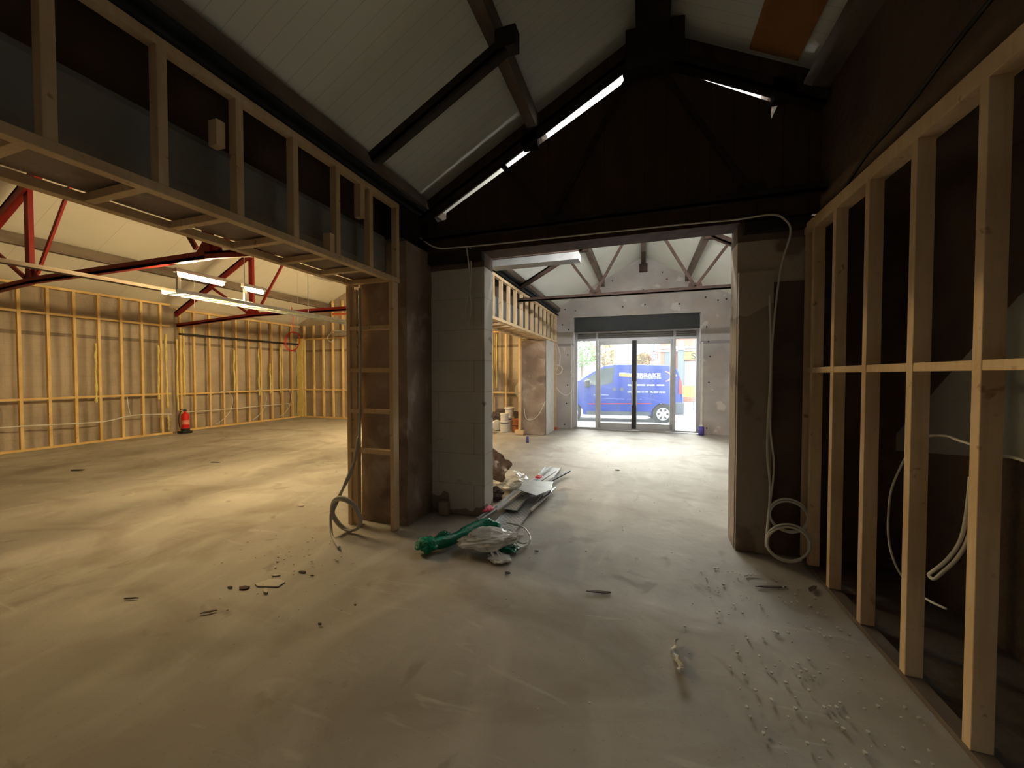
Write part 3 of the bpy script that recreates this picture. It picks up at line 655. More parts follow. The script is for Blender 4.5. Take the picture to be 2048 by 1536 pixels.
cable([(1.46, 2.39, 1.12), (1.46, 2.405, .95), (1.46, 2.44, .8), (1.46, 2.52, .67), (1.46, 2.62, .56), (1.46, 2.645, .53), (1.46, 2.61, .525), (1.465, 2.56, .585), (1.47, 2.48, .69), (1.47, 2.415, .81), (1.47, 2.38, .96)], .008, cableM, 'stud_cable', 'doubled white cable tail hanging by the nearest right stud')
cable([(1.44, 2.74, 1.23), (1.46, 2.86, 1.12), (1.46, 2.98, .91), (1.46, 3.01, .73), (1.46, 3.0, .57), (1.46, 2.93, .45), (1.46, 2.82, .4), (1.46, 2.67, .39), (1.46, 2.52, .42)], .006, cableM, 'stud_cable', 'thin white cable curving low behind the right studs')
cable([(1.40, 2.15, 1.27), (1.41, 2.05, 1.265), (1.43, 1.9, 1.22), (1.45, 1.7, 1.1)], .006, cableM, 'stud_cable', 'white cable stub leaving the right edge of the photo')
cable([(1.415, -2, 3.35), (1.413, 1.5, 3.27), (1.413, 2.28, 3.22), (1.413, 2.87, 3.11), (1.413, 3.28, 3.07), (1.413, 3.6, 2.95)], .012, blackM, 'wall_cable', 'dark cable sloping along the upper right brick wall')
cable([(-2.38, 11.15, 2.5), (-2.30, 11.18, 2.2), (-2.33, 11.2, 1.9)] + coil((-2.37, 11.18, 1.75), .13, 2.0, (0.1, 0, 1), (1, 0, 0)) + [(-2.5, 11.2, 1.45), (-2.35, 11.2, 1.15), (-2.15, 11.25, 1.0), (-2.0, 11.3, 1.1), (-1.93, 11.35, 1.4)], .013, cableM, 'front_wall_cable', 'white cable coiled then looping left of shop doors')
cable([(-3.0, 9.88, .7), (-2.95, 9.86, .45), (-2.8, 9.86, .4), (-2.6, 9.86, .55), (-2.42, 9.9, .9)], .008, cableM, 'column_cable', 'white cable draped across the far rendered column')
cable([(-12.18, -.3, .5), (-12.18, 2, .52), (-12.18, 4.01, .54), (-12.18, 5.0, .50), (-12.18, 5.6, .49), (-12.18, 6.14, .58), (-12.18, 6.96, .53)], .014, cableM, 'wall_conduit', 'pale conduit running across the nearer left studs')
cable([(-12.3, 7.3, .55), (-12.3, 8.4, .53), (-12.3, 9.6, .55), (-12.3, 10.8, .55)], .012, cableM, 'wall_conduit', 'pale conduit running across the recessed left studs')
cable([(-12.16, 6.06, .58), (-12.16, 6.02, .8), (-12.16, 6.0, 1.05)], .009, cableM, 'wall_conduit', 'white conduit stub rising on the nearer left studs')
for y, lab in ((8.25, 'nearest the fire extinguisher'), (9.4, 'in the middle of the recess'), (10.4, 'nearest the far corner')):
    cable([(-12.28, y, 1.05), (-12.26, y+.25, 1.1), (-12.25, y+.42, .85), (-12.25, y+.35, .5), (-12.2, y+.1, .25), (-12.18, y-.15, .12)], .009, cableM, 'loop_cable', 'white loop of cable on the recessed stud wall, '+lab)
cable(coil((-10.75, 11.2, 2.95), .14, 2.5, (1, 0, 0), (0, 0, 1))+[(-10.62, 11.2, 3.3)], .012, cableM, 'wall_coil', 'pale cable coil hung on the far studs')
cable([(-11.6, 10.3, 3.96), (-11.55, 10.3, 3.6)]+coil((-11.6, 10.3, 2.78), .33, 2.2, (0, .1, 1), (1, 0, 0)), .012, mat('red cable', (.7, .03, .03), None, rough=.4), 'red_coil', 'red cable coil hanging high near the far corner')
# steel rail band on the far stud walls
single(MB().box(-12.32, -12.28, 7.25, 11.2, 2.72, 2.78), 'wall_rail', steelD, 'dark steel rail along the recessed left stud wall', 'rail')
single(MB().box(-10.6, -8.0, 11.1, 11.2, 3.0, 3.12).box(-10.6, -8.0, 11.12, 11.18, 3.16, 3.2), 'pipe_run', galv, 'grey pipe run across the far stud wall', 'pipe')

# ------------------------------------------------------------ fire extinguisher
t = thing('fire_extinguisher', 'red fire extinguisher standing by the left stud wall', 'fire extinguisher', (-11.95, 7.15, .06))
MB().lathe([(.02, 0), (.085, .01), (.09, .05), (.09, .42), (.075, .47), (.03, .50), (.025, .54)], 24).build('cylinder', extR, t, smooth=True)
MB().lathe([(.095, 0), (.10, .0), (.10, .07), (.092, .07)], 24).build('base_ring', blackM, t)
MB().box(-.02, .02, -.03, .03, .54, .58).box(-.012, .012, -.12, .02, .585, .60).build('handle', blackM, t)
MB().tube([(0, -.03, .56), (0, -.12, .52), (.02, -.17, .35), (.02, -.15, .12)], .013, 8, 5).build('hose', blackM, t, smooth=True)
MB().lathe([(.0915, .18), (.0915, .30)], 24).build('label_band', mat('worn red band', (.75, .25, .22), None, rough=.5), t)
single(MB().box(-12.08, -11.84, 7.02, 7.26, 0, .06), 'extinguisher_base', blackM, 'low black stand under the fire extinguisher', 'stand', bevel=.01)

# ------------------------------------------------------------ things on the floor near the pier
def crumple(name, c, size, m, lab, cat, sub=4, amp=.35, fr=5, flat=None, seed=0, parent=None, rz=0):
    b = bmesh.new(); bmesh.ops.create_icosphere(b, subdivisions=sub, radius=1)
    film = m is clearP
    for v in b.verts:
        d = v.co.copy()
        if film: q = Vector((d.x*1.2, d.y*3.4, d.z*3.0)); n = .5*noise.noise(d*1.8+Vector((seed, 0, 0)))+.55*(.3-abs(noise.noise(q+Vector((0, seed, 0)))))+.3*(.3-abs(noise.noise(q*2.2)))
        else: n = noise.noise(d*fr*.3+Vector((seed, 0, 0)))+.9*(.35-abs(noise.noise(d*fr*.8+Vector((0, seed, 0)))))+.5*(.3-abs(noise.noise(d*fr*1.9+Vector((seed, 3, 0)))))
        v.co = d*(1+amp*n)
        v.co = Vector((v.co.x*size[0], v.co.y*size[1], v.co.z*size[2]))
    R_ = Matrix.Rotation(rz, 4, 'Z')
    for v in b.verts: v.co = R_ @ v.co
    zmin = min(v.co.z for v in b.verts)
    for v in b.verts: v.co.z -= zmin
    mb = MB(); mb.bm.free(); mb.bm = b; o = mb.build(name, m, parent, smooth=film)
    o.location = c
    if lab: tag(o, lab, cat)
    return o
def perforated(w, L_, name_m):
    pm = mat(name_m, (.46, .48, .49), (.55, .57, .58), 6, .4, .6)
    def fn(nt):
        tc = nt.nodes.new('ShaderNodeTexCoord'); mp = nt.nodes.new('ShaderNodeMapping'); nt.links.new(tc.outputs['Object'], mp.inputs[0])
        b = nt.nodes.new('ShaderNodeTexBrick'); b.inputs['Scale'].default_value = 1; b.inputs['Brick Width'].default_value = .055; b.inputs['Row Height'].default_value = .034; b.inputs['Mortar Size'].default_value = .011; b.inputs['Mortar Smooth'].default_value = 0
        nt.links.new(mp.outputs[0], b.inputs['Vector'])
        i = nt.nodes.new('ShaderNodeMath'); i.operation = 'SUBTRACT'; i.inputs[0].default_value = 1; nt.links.new(b.outputs['Fac'], i.inputs[1]); return i.outputs[0]
    return layer(pm, fn, (.06, .06, .06), .75)
perf = perforated(.3, 1, 'perforated galvanised steel')
def tray(name, c, rz, L_, w, lab, tilt=0, h=.03):
    t = thing(name, lab, 'metal tray', c, rz); t.rotation_euler.x = tilt
    MB().box(-w/2, w/2, 0, L_, 0, .003).build('perforated_base', perf, t)
    MB().box(-w/2-.002, -w/2, 0, L_, 0, h).build('side_flange', galv, t); MB().box(w/2, w/2+.002, 0, L_, 0, h).build('side_flange', galv, t)
    return t
tray('perforated_tray', (-1.33, 3.55, .012), .035, 2.88, .27, 'long perforated steel tray lying flat beside the white pier')
tray('perforated_tray', (-1.47, 4.15, .05), .0, .75, .25, 'short perforated steel tray lying across the long one')
t = thing('bent_bracket', 'bent grey sheet metal bracket on top of the trays', 'metal bracket', (-1.30, 4.85, .135), .2); t.rotation_euler.y = .12
MB().poly([(-.22, -.25, 0), (.02, -.36, 0), (.18, -.05, 0), (.2, .35, 0), (-.18, .2, 0)], (0, 0, .004)).build('plate', dull, t)
MB().poly([(.2, .35, 0), (-.18, .2, 0), (-.18, .21, -.05), (.2, .36, -.05)], (0, .004, 0)).build('lip', galv, t); MB().poly([(.18, -.05, 0), (.2, .35, 0), (.2, .35, -.05), (.18, -.05, -.05)], (.004, 0, 0)).build('lip', galv, t)
for i, (a, b, lab) in enumerate((((-1.66, 3.75, .06), (-1.45, 6.35, .05), 'leftmost long thin steel channel among the trays'), ((-1.60, 3.70, .075), (-1.30, 6.0, .07), 'second long steel channel among the trays'), ((-1.52, 3.95, .10), (-1.42, 5.2, .11), 'short steel channel lying on the perforated trays'), ((-1.2, 4.2, .05), (-1.12, 5.2, .05), 'steel channel right of the bent bracket'), ((-1.35, 5.15, .04), (-1.10, 6.15, .05), 'thin steel rod crossing the far end of the long tray'))):
    single(MB().bar(a, b, .028, .018), 'steel_channel', galv if i < 4 else steelB, lab, 'metal strip')
b_ = bmesh.new(); bmesh.ops.create_icosphere(b_, subdivisions=5, radius=1)
for v in b_.verts:
    d = v.co.copy(); q = Vector((d.x*1.1, d.y*3.2, d.z*3.2))
    n = .30*noise.noise(d*1.6+Vector((4, 0, 0)))+.42*(.3-abs(noise.noise(q+Vector((0, 9, 0)))))+.26*(.3-abs(noise.noise(q*2.1)))
    rr = 1+n-.38*max(0, d.x)**2; yy = d.y*(1-.45*max(0, d.x)-.25*max(0, -d.x-.3))
    v.co = Vector((d.x*.25*(1+n), yy*.17*rr, d.z*.076*rr*(1-.35*abs(d.x))))
R_ = Matrix.Rotation(.55, 4, 'Z')
for v in b_.verts: v.co = R_ @ v.co
zm = min(v.co.z for v in b_.verts)
for v in b_.verts: v.co.z -= zm
mb = MB(); mb.bm.free(); mb.bm = b_; cp = mb.build('polythene_bag', clearP, smooth=True); cp.location = (-1.31, 3.24, 0)
tag(cp, 'milky crumpled polythene bag in front of the metal trays', 'plastic bag')
for i, p in enumerate(([(-1.30, 3.54, .10), (-1.15, 3.40, .10), (-1.07, 3.34, .03), (-1.02, 3.42, .02), (-1.01, 3.52, .05), (-1.12, 3.66, .08), (-1.26, 3.78, .05), (-1.35, 3.80, .05)], [(-1.25, 3.50, .09), (-1.12, 3.42, .05), (-1.05, 3.42, .03), (-1.03, 3.50, .02)], [(-1.34, 3.24, .06), (-1.22, 3.09, .03), (-1.17, 3.0, .02)], [(-1.26, 3.24, .05), (-1.16, 3.13, .03), (-1.10, 3.09, .02)], [(-1.33, 3.31, .07), (-1.2, 3.14, .04), (-1.12, 3.02, .02)])):
    MB().tube([Vector(q)-Vector((-1.32, 3.26, 0)) for q in p], [.006, .012, .007, .011], 6, 4).build('torn_edge', clearS, cp, smooth=True)
crumple('polythene_wrap', (-1.16, 3.08, 0), (.10, .08, .016), clearP, 'small scrunched clear plastic scrap nearest the camera by the bag', 'plastic scrap', 4, .6, 6, seed=8)
crumple('polythene_wrap', (-1.76, 5.15, 0), (.20, .28, .09), clearP, 'crumpled clear wrapping heap behind the white pier', 'plastic scrap', 5, .6, 6, seed=5)
crumple('dark_sack', (-1.80, 4.60, 0), (.11, .12, .07), darkscrap, 'dark crumpled sack against the pier behind the trays', 'sack', 4, .5, 5, seed=11)
gp = MB().tube([(-1.80, 2.99, .07), (-1.74, 3.08, .07), (-1.66, 3.20, .07), (-1.57, 3.38, .09), (-1.46, 3.52, .12), (-1.32, 3.50, .12)], [.05, .055, .05, .06, .055, .03], 14, 5)
gp = single(gp, 'green_polythene_roll', greenP, 'long roll of bright green polythene on floor before the white pier', 'plastic wrap', smooth=True)
crumple('green_polythene', (-1.83, 3.0, 0), (.085, .08, .055), greenP, 'scrunched green polythene end nearest the column', 'plastic wrap', 4, .5, 5, seed=2)
crumple('green_polythene', (-1.74, 3.17, 0), (.085, .06, .05), greenP, 'small green polythene fold lying beside the roll', 'plastic wrap', 4, .5, 5, seed=4)
crumple('green_polythene', (-1.18, 3.27, 0), (.11, .08, .03), greenP, 'green polythene scrap peeking out right of the bag', 'plastic wrap', 4, .5, 5, seed=6)
single(MB().box(-2.2, -2.08, 3.86, 3.93, 0, .16), 'pier_block', blockR, 'small pale block at the foot of the white pier', 'block', bevel=.015)
redtie = mat('red tie', (.6, .05, .09), None, rough=.5)
crumple('red_wrapper', (-1.66, 4.05, .05), (.05, .09, .02), redtie, 'red wrapper scrap by the foot of the white pier', 'wrapper', 3, .5, 5, seed=9)
crumple('red_wrapper', (-1.44, 5.5, .07), (.04, .07, .02), redtie, 'red tie on the far end of the steel channels', 'wrapper', 3, .5, 5, seed=10)
# crumpled foil sheet
b = MB()
n1, n2 = 12, 9
g_ = [[None]*(n2+1) for _ in range(n1+1)]
for i in range(n1+1):
    for j in range(n2+1):
        u, v = i/n1, j/n2
        P = Vector((-1.98, 4.50, .80)).lerp(Vector((-1.58, 4.66, .48)), u)+Vector((-.20, -.02, -.42))*v*(.65+.35*(1-u))
        nn = noise.noise_vector(P*17)*.022+noise.noise_vector(P*41)*.016
        g_[i][j] = b.bm.verts.new(P+nn+Vector((0, .05*math.sin(v*9), 0)))
for i in range(n1):
    for j in range(n2): b.bm.faces.new((g_[i][j], g_[i+1][j], g_[i+1][j+1], g_[i][j+1]))
o = single(b, 'foil_insulation_sheet', brownC, 'crumpled shiny brown foil sheet poking out behind the white pier', 'insulation sheet')
sm = o.modifiers.new('thick', 'SOLIDIFY'); sm.thickness = .008
single(MB().bar((-2.05, 4.30, .0), (-2.03, 4.42, .62), .3, .02), 'leaning_board', plaster, 'board leaning behind the white pier, carrying the foil', 'board')

# ------------------------------------------------------------ floor scraps
def shard(x, y, r, m, lab, name='plaster_fragment', th=.006, rot=0, asp=.6, z=.0, cat='rubble', grp=None):
    n = 6; pts = []
    for k in range(n):
        a = 2*PI*k/n+random.uniform(-.3, .3); rr = r*random.uniform(.75, 1.1)
        px, py = rr*math.cos(a), rr*asp*math.sin(a)
        pts.append((px*math.cos(rot)-py*math.sin(rot), px*math.sin(rot)+py*math.cos(rot), 0))
    o = MB().poly(pts, (0, 0, th)).build(name, m); o.location = (x, y, z); tag(o, lab, cat, grp)
    return o
shard(-2.70, 2.17, .125, plaster, 'largest pale plasterboard piece on the left floor', rot=.4)
shard(-2.63, 2.08, .05, plaster, 'narrow plasterboard sliver touching the largest piece', rot=-.6, asp=.35, z=.004)
shard(-2.76, 2.27, .045, plaster, 'small plasterboard chip just behind the largest piece', rot=.3, asp=.4)
shard(-2.82, 2.06, .045, darkscrap, 'brown square chip left of the plasterboard pieces', rot=.2)
shard(-2.93, 2.03, .022, darkscrap, 'tiny dark chip left of the brown square chip')
shard(-2.76, 1.77, .05, darkscrap, 'dark splinter on the left floor nearest the camera', rot=.7, asp=.2)
shard(-2.60, 2.38, .04, darkscrap, 'dark splinter right behind the plasterboard pieces', rot=.1, asp=.35)
shard(-2.48, 2.36, .016, darkscrap, 'tiny dark crumb right of the rear splinter')
shard(-3.46, 1.70, .06, darkscrap, 'long thin splinter at the far left foreground', rot=.4, asp=.12)
shard(-9.0, 3.76, .14, darkscrap, 'dark flat scrap on yellow-lit floor at far left', rot=.3, asp=.35)
shard(-7.4, 4.9, .10, darkscrap, 'dark flat scrap in the middle of yellow-lit floor', rot=.2, asp=.3)
shard(-3.95, 3.6, .05, plaster, 'pale chip on yellow-lit floor near the coil', rot=.2)
shard(-1.88, 2.15, .014, darkscrap, 'single dark crumb in the centre foreground')
shard(-1.95, 1.91, .014, darkscrap, 'single dark crumb left of the centre foreground')
shard(-.39, 6.68, .05, darkscrap, 'reddish dark leaf on the bright front floor', rot=.2, asp=.5)
shard(-1.02, 2.9, .025, darkscrap, 'dark chip right of the polythene scraps')
shard(-.9, 3.35, .02, darkscrap, 'dark chip right of the torn bag handle')
shard(.95, 3.35, .13, darkscrap, 'dark torn paper strip near the right pier foot', rot=.3, asp=.12)
shard(1.22, 3.42, .07, darkscrap, 'dark offcut on floor at the base of right studs', rot=.9, asp=.3)
shard(-.28, 2.86, .10, darkscrap, 'long dark crack-like splinter in the centre aisle', rot=.2, asp=.15)
fb = MB(); rows = []
for k in range(27):
    v = k/26; a = 1.1*math.sin(v*11)+.5; c_ = Vector((.21-.02*math.sin(v*5)-.03*v, 2.46-.27*v, .022)); w_ = .014+.010*math.sin(v*9)**2
    rows.append([fb.bm.verts.new(c_+Vector((math.cos(a), 0, math.sin(a)))*w_*q) for q in (-1, 0, 1)])
for a_, b_ in zip(rows, rows[1:]):
    for q in (0, 1): fb.bm.faces.new((a_[q], a_[q+1], b_[q+1], b_[q]))
fo = single(fb, 'film_strip', whiteP, 'shiny twisted film strip on the right foreground floor', 'plastic scrap')
fo.modifiers.new('t', 'SOLIDIFY').thickness = .002
cr = MB()
def crumb(x, y, s):
    a = random.random()*6
    cr.poly([(x+s*math.cos(a+k*2*PI/5)*random.uniform(.6, 1.1), y+s*math.sin(a+k*2*PI/5)*random.uniform(.6, 1.1), .0) for k in range(5)], (0, 0, s*.8))
for _ in range(230): crumb(random.uniform(.45, 1.25), random.uniform(1.1, 3.6), random.uniform(.004, .011))
for _ in range(80): crumb(random.gauss(-2.9, .35), random.gauss(2.75, .3), random.uniform(.004, .010))
for _ in range(120): crumb(random.uniform(-3.8, 1.2), random.uniform(1, 10), random.uniform(.003, .009))
o = cr.build('mortar_crumbs', plaster); tag(o, 'scattered fine mortar crumbs over the dusty concrete floor', 'crumbs', kind='stuff')
# cans, cups
def can(x, y, lab, c, r=.033, h=.16):
    t = thing('spray_can', lab, 'can', (x, y, 0))
    MB().lathe([(r, 0), (r, h*.82), (r*.6, h*.9)], 20).build('body', mat('can_body', c, None, rough=.35, metal=.2), t, smooth=True)
    MB().lathe([(r*.7, h*.88), (r*.7, h)], 16).build('cap', whiteP, t)
can(-2.57, 8.73, 'small blue and white can alone on the front bay floor', (.10, .10, .35), .035, .17)
can(1.50, 11.35, 'purple blue can by the right foot of the shop front', (.12, .10, .45), .07, .26)
single(MB().box(-2.52, -2.34, 11.0, 11.1, 0, .07), 'red_box', mat('red card', (.5, .12, .07), None), 'small red carton under the coiled front cable', 'carton')
# pipe fittings pile
def fitting(x, y, z, r, h, lab, m=whiteP, tilt=0, rz=0):
    t = thing('pipe_fitting', lab, 'pipe fitting', (x, y, z), rz); t.rotation_euler.x = tilt
    MB().lathe([(r, 0), (r, h*.42), (r*1.14, h*.45), (r*1.14, h*.56), (r*.95, h*.6), (r*.95, h*.9), (r*1.1, h*.92), (r*1.1, h)], 20).build('pipe_body', m, t, smooth=False)
    MB().lathe([(r*1.16, h*.47), (r*1.16, h*.52)], 20).build('seal_ring', blackM, t)
fitting(-3.68, 10.2, 0, .12, .52, 'upright pale plastic pipe fitting, rightmost of the pile')
fitting(-4.08, 10.62, .15, .13, .36, 'pale pipe fitting lying open end outward on the pile', tilt=PI/2, rz=.4)
fitting(-3.68, 10.62, 0, .13, .66, 'tall pale pipe fitting at the back of the pile')
fitting(-4.02, 9.95, .14, .12, .30, 'low pale pipe fitting at the left of the pile', tilt=PI/2, rz=-.5)
fitting(-4.50, 9.85, .15, .13, .45, 'pale pipe fitting half hidden by the white pier', tilt=PI/2, rz=.9)
oc = mat('orange clay plastic', (.50, .17, .07), None, rough=.6)
fitting(-3.36, 10.35, 0, .13, .36, 'orange drain pipe fitting beside the pale pile', oc)
crumple('rubble_heap', (-3.9, 11.02, 0), (.50, .10, .20), darkscrap, 'dark heap of rubbish behind the pipe fittings', 'rubble', 4, .6, 5, seed=21)
t = thing('paper_disc', 'round pale disc hanging by the far post frame', 'disc', (-3.35, 10.9, 1.15))
MB().lathe([(.0, -.01), (.26, -.01), (.26, .01), (0, .01)], 28, axis='y').build('disc', plaster, t)

# ------------------------------------------------------------ outdoors
struct(MB().box(-30, 30, 11.75, 15.0, -.12, -.03).build('ground_pavement', paveM))
struct(MB().box(-40, 40, 15.0, 60, -.2, -.06).build('ground_road', concrG))
van = thing('delivery_van', 'blue panel van with white lettering parked outside the glass doors', 'van', (.67, 14.0, -.04), math.atan2(.45, 3.03))
prof = [(.60, .30), (.64, .55), (.62, .95), (.57, 1.45), (.50, 1.75), (.40, 1.92), (.20, 1.97), (-.9, 2.0), (-1.6, 2.0), (-1.95, 1.96), (-2.25, 1.80), (-2.78, 1.46), (-3.2, 1.27), (-3.6, 1.12), (-3.85, .92), (-3.93, .6), (-3.88, .30), (-3.46, .28)]
def arc(cx, r, a0, a1, n=10): return [(cx+r*math.cos(a0+(a1-a0)*k/n), .30+r*math.sin(a0+(a1-a0)*k/n)) for k in range(n+1)]
prof += arc(-3.06, .38, PI, 0)+[(-2.66, .25), (-.40, .25)]+arc(0, .38, PI, 0)+[(.40, .30)]
mb = MB(); tum = lambda z: .12*max(0, (z-1.0))**1.5
A = [mb.bm.verts.new((x, tum(z), z)) for x, z in prof]; B_ = [mb.bm.verts.new((x, 1.9-tum(z), z)) for x, z in prof]
mb.bm.faces.new(A); mb.bm.faces.new(B_[::-1])
for i in range(len(prof)): j = (i+1) % len(prof); mb.bm.faces.new((A[i], B_[i], B_[j], A[j]))
mb.build('body', vanB, van, bevel=.05)
def vpoly(pts, name, m, off=.006, th=.005): 
    return MB().poly([(x, tum(z)-off, z) for x, z in pts], (0, -th, 0)).build(name, m, van)
vpoly([(-2.14, 1.26), (-1.68, 1.37), (-1.60, 1.90), (-1.55, 1.92), (-2.0, 1.86), (-2.14, 1.76)], 'side_window', vanG)
vpoly([(-2.22, 1.27), (-2.22, 1.72), (-2.66, 1.44), (-2.6, 1.36)], 'quarter_window', vanG)
MB().poly([(-2.30, .2, 1.79), (-2.30, 1.7, 1.79), (-2.76, 1.8, 1.49), (-2.76, .1, 1.49)], (-.01, 0, .012)).build('windscreen', vanG, van)
for x in (-3.06, 0):
    w = MB().lathe([(.33, 0), (.33, .20)], 32, (x, .03, .31), 'y').build('wheel', tyreM, van)
    MB().lathe([(.21, 0), (.22, .02)], 28, (x, .012, .31), 'y').build('wheel_trim', wheelM, w)
    for k in range(6):
        a = 2*PI*k/6; c_ = Vector((x+.135*math.cos(a), .010, .31+.135*math.sin(a)))
        rr = Vector((math.cos(a), 0, math.sin(a))); tt = Vector((-math.sin(a), 0, math.cos(a)))
        MB().poly([c_-rr*.04-tt*.015, c_+rr*.045-tt*.04, c_+rr*.045+tt*.04, c_-rr*.04+tt*.015], (0, -.004, 0)).build('trim_hole', blackM, w)
    w2 = MB().lathe([(.33, 0), (.33, .20)], 32, (x, 1.67, .31), 'y').build('wheel', tyreM, van)
MB().box(-2.62, -2.42, -.17, .02, 1.22, 1.46).build('wing_mirror', blackM, van, bevel=.03)
for x in (-1.61, -1.36): MB().lathe([(.06, 0), (.06, .01)], 18, (x, -.012, 1.15), 'y').build('door_handle', bumpM, van)
vpoly([(-1.51, .45), (-1.50, .45), (-1.50, 1.9), (-1.51, 1.9)], 'door_gap', blackM, 0.0, .004)
vpoly([(-.36, .7), (-.35, .7), (-.35, 1.9), (-.36, 1.9)], 'panel_gap', blackM, 0.0, .004)
vpoly([(-1.4, 1.84), (.3, 1.80), (.3, 1.81), (-1.4, 1.85)], 'roof_seam', blackM, 0.0, .004)
vpoly([(.50, 1.0), (.62, 1.0), (.585, 1.4), (.53, 1.6), (.50, 1.3)], 'tail_lamp', vanR, .012, .02)
MB().box(.38, .68, -.02, 1.92, .30, .72).build('rear_bumper', bumpM, van, bevel=.04)
vpoly([(-2.55, .24), (-.42, .24), (-.42, .38), (-2.55, .38)], 'sill', bumpM)
vpoly([(-2.5, .62), (-.38, .655), (-.38, .68), (-2.5, .645)], 'red_stripe', vanR)
vpoly([(-1.44, 1.60), (-.9, 1.57), (-.9, 1.66), (-1.44, 1.69)], 'logo_bar', vanO)
vpoly([(-1.44, 1.685), (-.92, 1.66), (-.92, 1.675), (-1.30, 1.72), (-1.44, 1.71)], 'logo_bar_edge', vanW)
for r0, m, nm in ((1.0, vanO, 'logo_swoosh'),):
    pts = []
    for k in range(13): a = -1.25+2.5*k/12; pts.append((.02+.24*math.cos(a), 1.595+.19*math.sin(a)))
    for k in range(12, -1, -1): a = -1.25+2.5*k/12; pts.append((-.01+.24*math.cos(a), 1.595+.165*math.sin(a)))
    vpoly(pts, nm, m)
vpoly([(.26, 1.57), (.44, 1.60), (.44, 1.65), (.26, 1.64)], 'logo_bar', vanO)
RX = (PI/2, 0, 0)
text_mesh('van_lettering', 'IZIRBAKE', .19, vanW, van, (-1.06, -.062, 1.565), RX, 1.22, .006)
text_mesh('van_lettering', 'OVEN & COMBI CLINIC', .066, vanW, van, (-.86, -.05, 1.505), RX, 1.15)
text_mesh('van_lettering', 'SALES · SERVICE · SPARES · REPAIR', .078, vanW, van, (-1.16, -.028, 1.27), RX, 1.02, .001)
text_mesh('van_lettering', 'LANDLINE 0845 130 1999   TEL 02089 442 500', .078, vanW, van, (-1.17, -.014, 1.03), RX, .80, .001)
text_mesh('van_lettering', 'WWW.AIRBAKEOVENS.CO.UK', .05, vanW, van, (-2.32, -.012, .93), RX, .75)
# opposite building
bd = thing('corner_building', 'red brick corner shop building across the street', 'building', (3.9, 26, -.06))
MB().box(-2.85, 5, 0, 6, 0, 5.2).build('brick_wall', brickR, bd)
MB().box(-2.95, 5, -.25, 0, 3.28, 3.42).box(-2.9, 5, -.18, 0, 3.12, 3.22).build('cornice', cream, bd)
MB().box(-2.6, -1.95, -.06, 0, .2, 3.1).build('grey_shutter', greyS, bd)
MB().box(-1.85, -1.50, -.3, 0, 0, 3.2).build('pilaster', greyS, bd)
MB().lathe([(.22, 0), (.22, .1), (.12, .15), (.20, .3), (.16, .45), (.02, .62)], 14, (-1.67, -.2, 3.2)).build('finial', cream, bd)
MB().box(-1.48, 3, -.28, 0, 2.60, 3.06).build('fascia_sign', yelS, bd)
text_mesh('sign_lettering', 'S', .5, blkS, bd, (-1.13, -.30, 2.64), RX, 1.3, .01)
MB().box(-1.45, 3, -.12, 0, .7, 2.5).build('shop_window', tealM, bd)
for k in range(4): MB().bar((-1.4+k*.8, -.14, .8), (-.7+k*.8, -.14, 1.9), .04, .02).build('window_bar', cream, bd)
MB().box(-.55, .4, -.1, 0, 3.7, 4.9).build('upper_window', cream, bd)
tb = thing('yellow_barrier', 'yellow pedestrian barrier on the road behind the van', 'barrier', (2.1, 20, -.06))
MB().box(-.35, 1.2, -.02, .02, .62, 1.15).build('panel', yelS, tb)
for x in (-.3, .2, .7, 1.15): MB().box(x-.02, x+.02, -.03, .03, 0, 1.2).build('leg', greyS, tb)
ss = thing('speed_limit_sign', 'round 20 speed limit sign on a pole behind the van', 'road sign', (.47, 18, -.06))
MB().lathe([(.035, 0), (.035, 3.3)], 12, (0, .05, 0)).build('pole', greyS, ss)
MB().lathe([(.18, 0), (.18, .02)], 28, (0, 0, 2.52), 'y').build('sign_face', cream, ss)
rg = MB(); 
for k in range(28):
    a, b2 = 2*PI*k/28, 2*PI*(k+1)/28
    rg.poly([(.18*math.cos(a), -.004, 2.52+.18*math.sin(a)), (.18*math.cos(b2), -.004, 2.52+.18*math.sin(b2)), (.145*math.cos(b2), -.004, 2.52+.145*math.sin(b2)), (.145*math.cos(a), -.004, 2.52+.145*math.sin(a))], (0, -.004, 0))
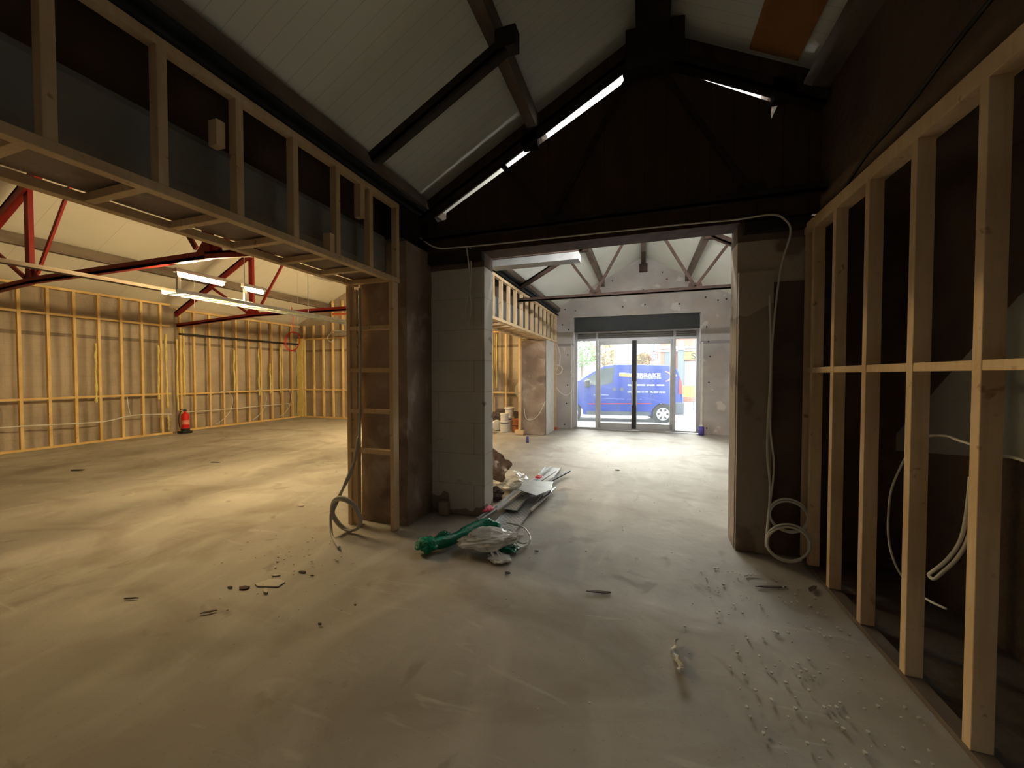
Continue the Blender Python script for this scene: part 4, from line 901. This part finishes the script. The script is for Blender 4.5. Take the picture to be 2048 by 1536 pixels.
rg.build('sign_ring', vanR, ss); text_mesh('sign_number', '20', .20, blkS, ss, (0, -.006, 2.45), RX, 1, .004, 'CENTER')
MB().box(-.16, .16, 0, .02, 1.9, 2.26).build('lower_plate', cream, ss)
text_mesh('plate_lettering', 'ZONE', .11, blkS, ss, (0, -.004, 2.04), RX, 1, .002, 'CENTER')
def tree(x, y, h, r, m, lab):
    t = thing('street_tree', lab, 'tree', (x, y, -.06))
    MB().tube([(0, 0, 0), (.1, 0, h*.4), (0, .1, h*.7)], .16, 8, 3).build('trunk', barkM, t)
    cb = MB()
    for _ in range(420):
        d = Vector((random.gauss(0, 1), random.gauss(0, 1), random.gauss(0, 1))).normalized()*r*random.uniform(.5, 1)**.5
        c_ = Vector((0, 0, h*.72))+Vector((d.x, d.y, d.z*1.1)); s_ = random.uniform(.10, .24)
        u = Vector((random.uniform(-1, 1), random.uniform(-1, 1), random.uniform(-1, 1))).normalized(); v = u.orthogonal().normalized()
        cb.poly([c_+u*s_, c_+v*s_*.6, c_-u*s_, c_-v*s_*.6], u.cross(v)*.01)
    cb.build('crown', m, t)
tree(-6.0, 40, 5.6, 1.5, leafG, 'green tree seen through the left side pane')
tree(-4.0, 42, 5.2, 1.3, leafM, 'autumn brown tree seen over the van cab')
tree(-8.5, 38, 5.0, 1.6, leafG, 'green bushy tree farthest left across the road')
tree(.1, 30, 3.7, .55, leafM, 'small bare brown tree left of the speed limit sign')

for o in list(col.objects):
    if o.parent is None and 'category' in o and 'group' not in o:
        k = o.name.split('.')[0]
        g = {'pipe_fitting': 'pipe fittings piled in the far opening', 'tray_cable': 'cables lying in the cable tray', 'strip_light': 'strip lights', 'steel_channel': 'steel channels among the trays', 'perforated_tray': 'perforated steel trays', 'plaster_fragment': 'scraps lying on the floor', 'street_tree': 'trees across the road', 'hanger_wire': 'hanger wires in the left room', 'loop_cable': 'cable loops on the recessed stud wall', 'spray_can': 'cans on the floor', 'green_polythene': 'scrunched green polythene pieces'}.get(k)
        if g: o['group'] = g
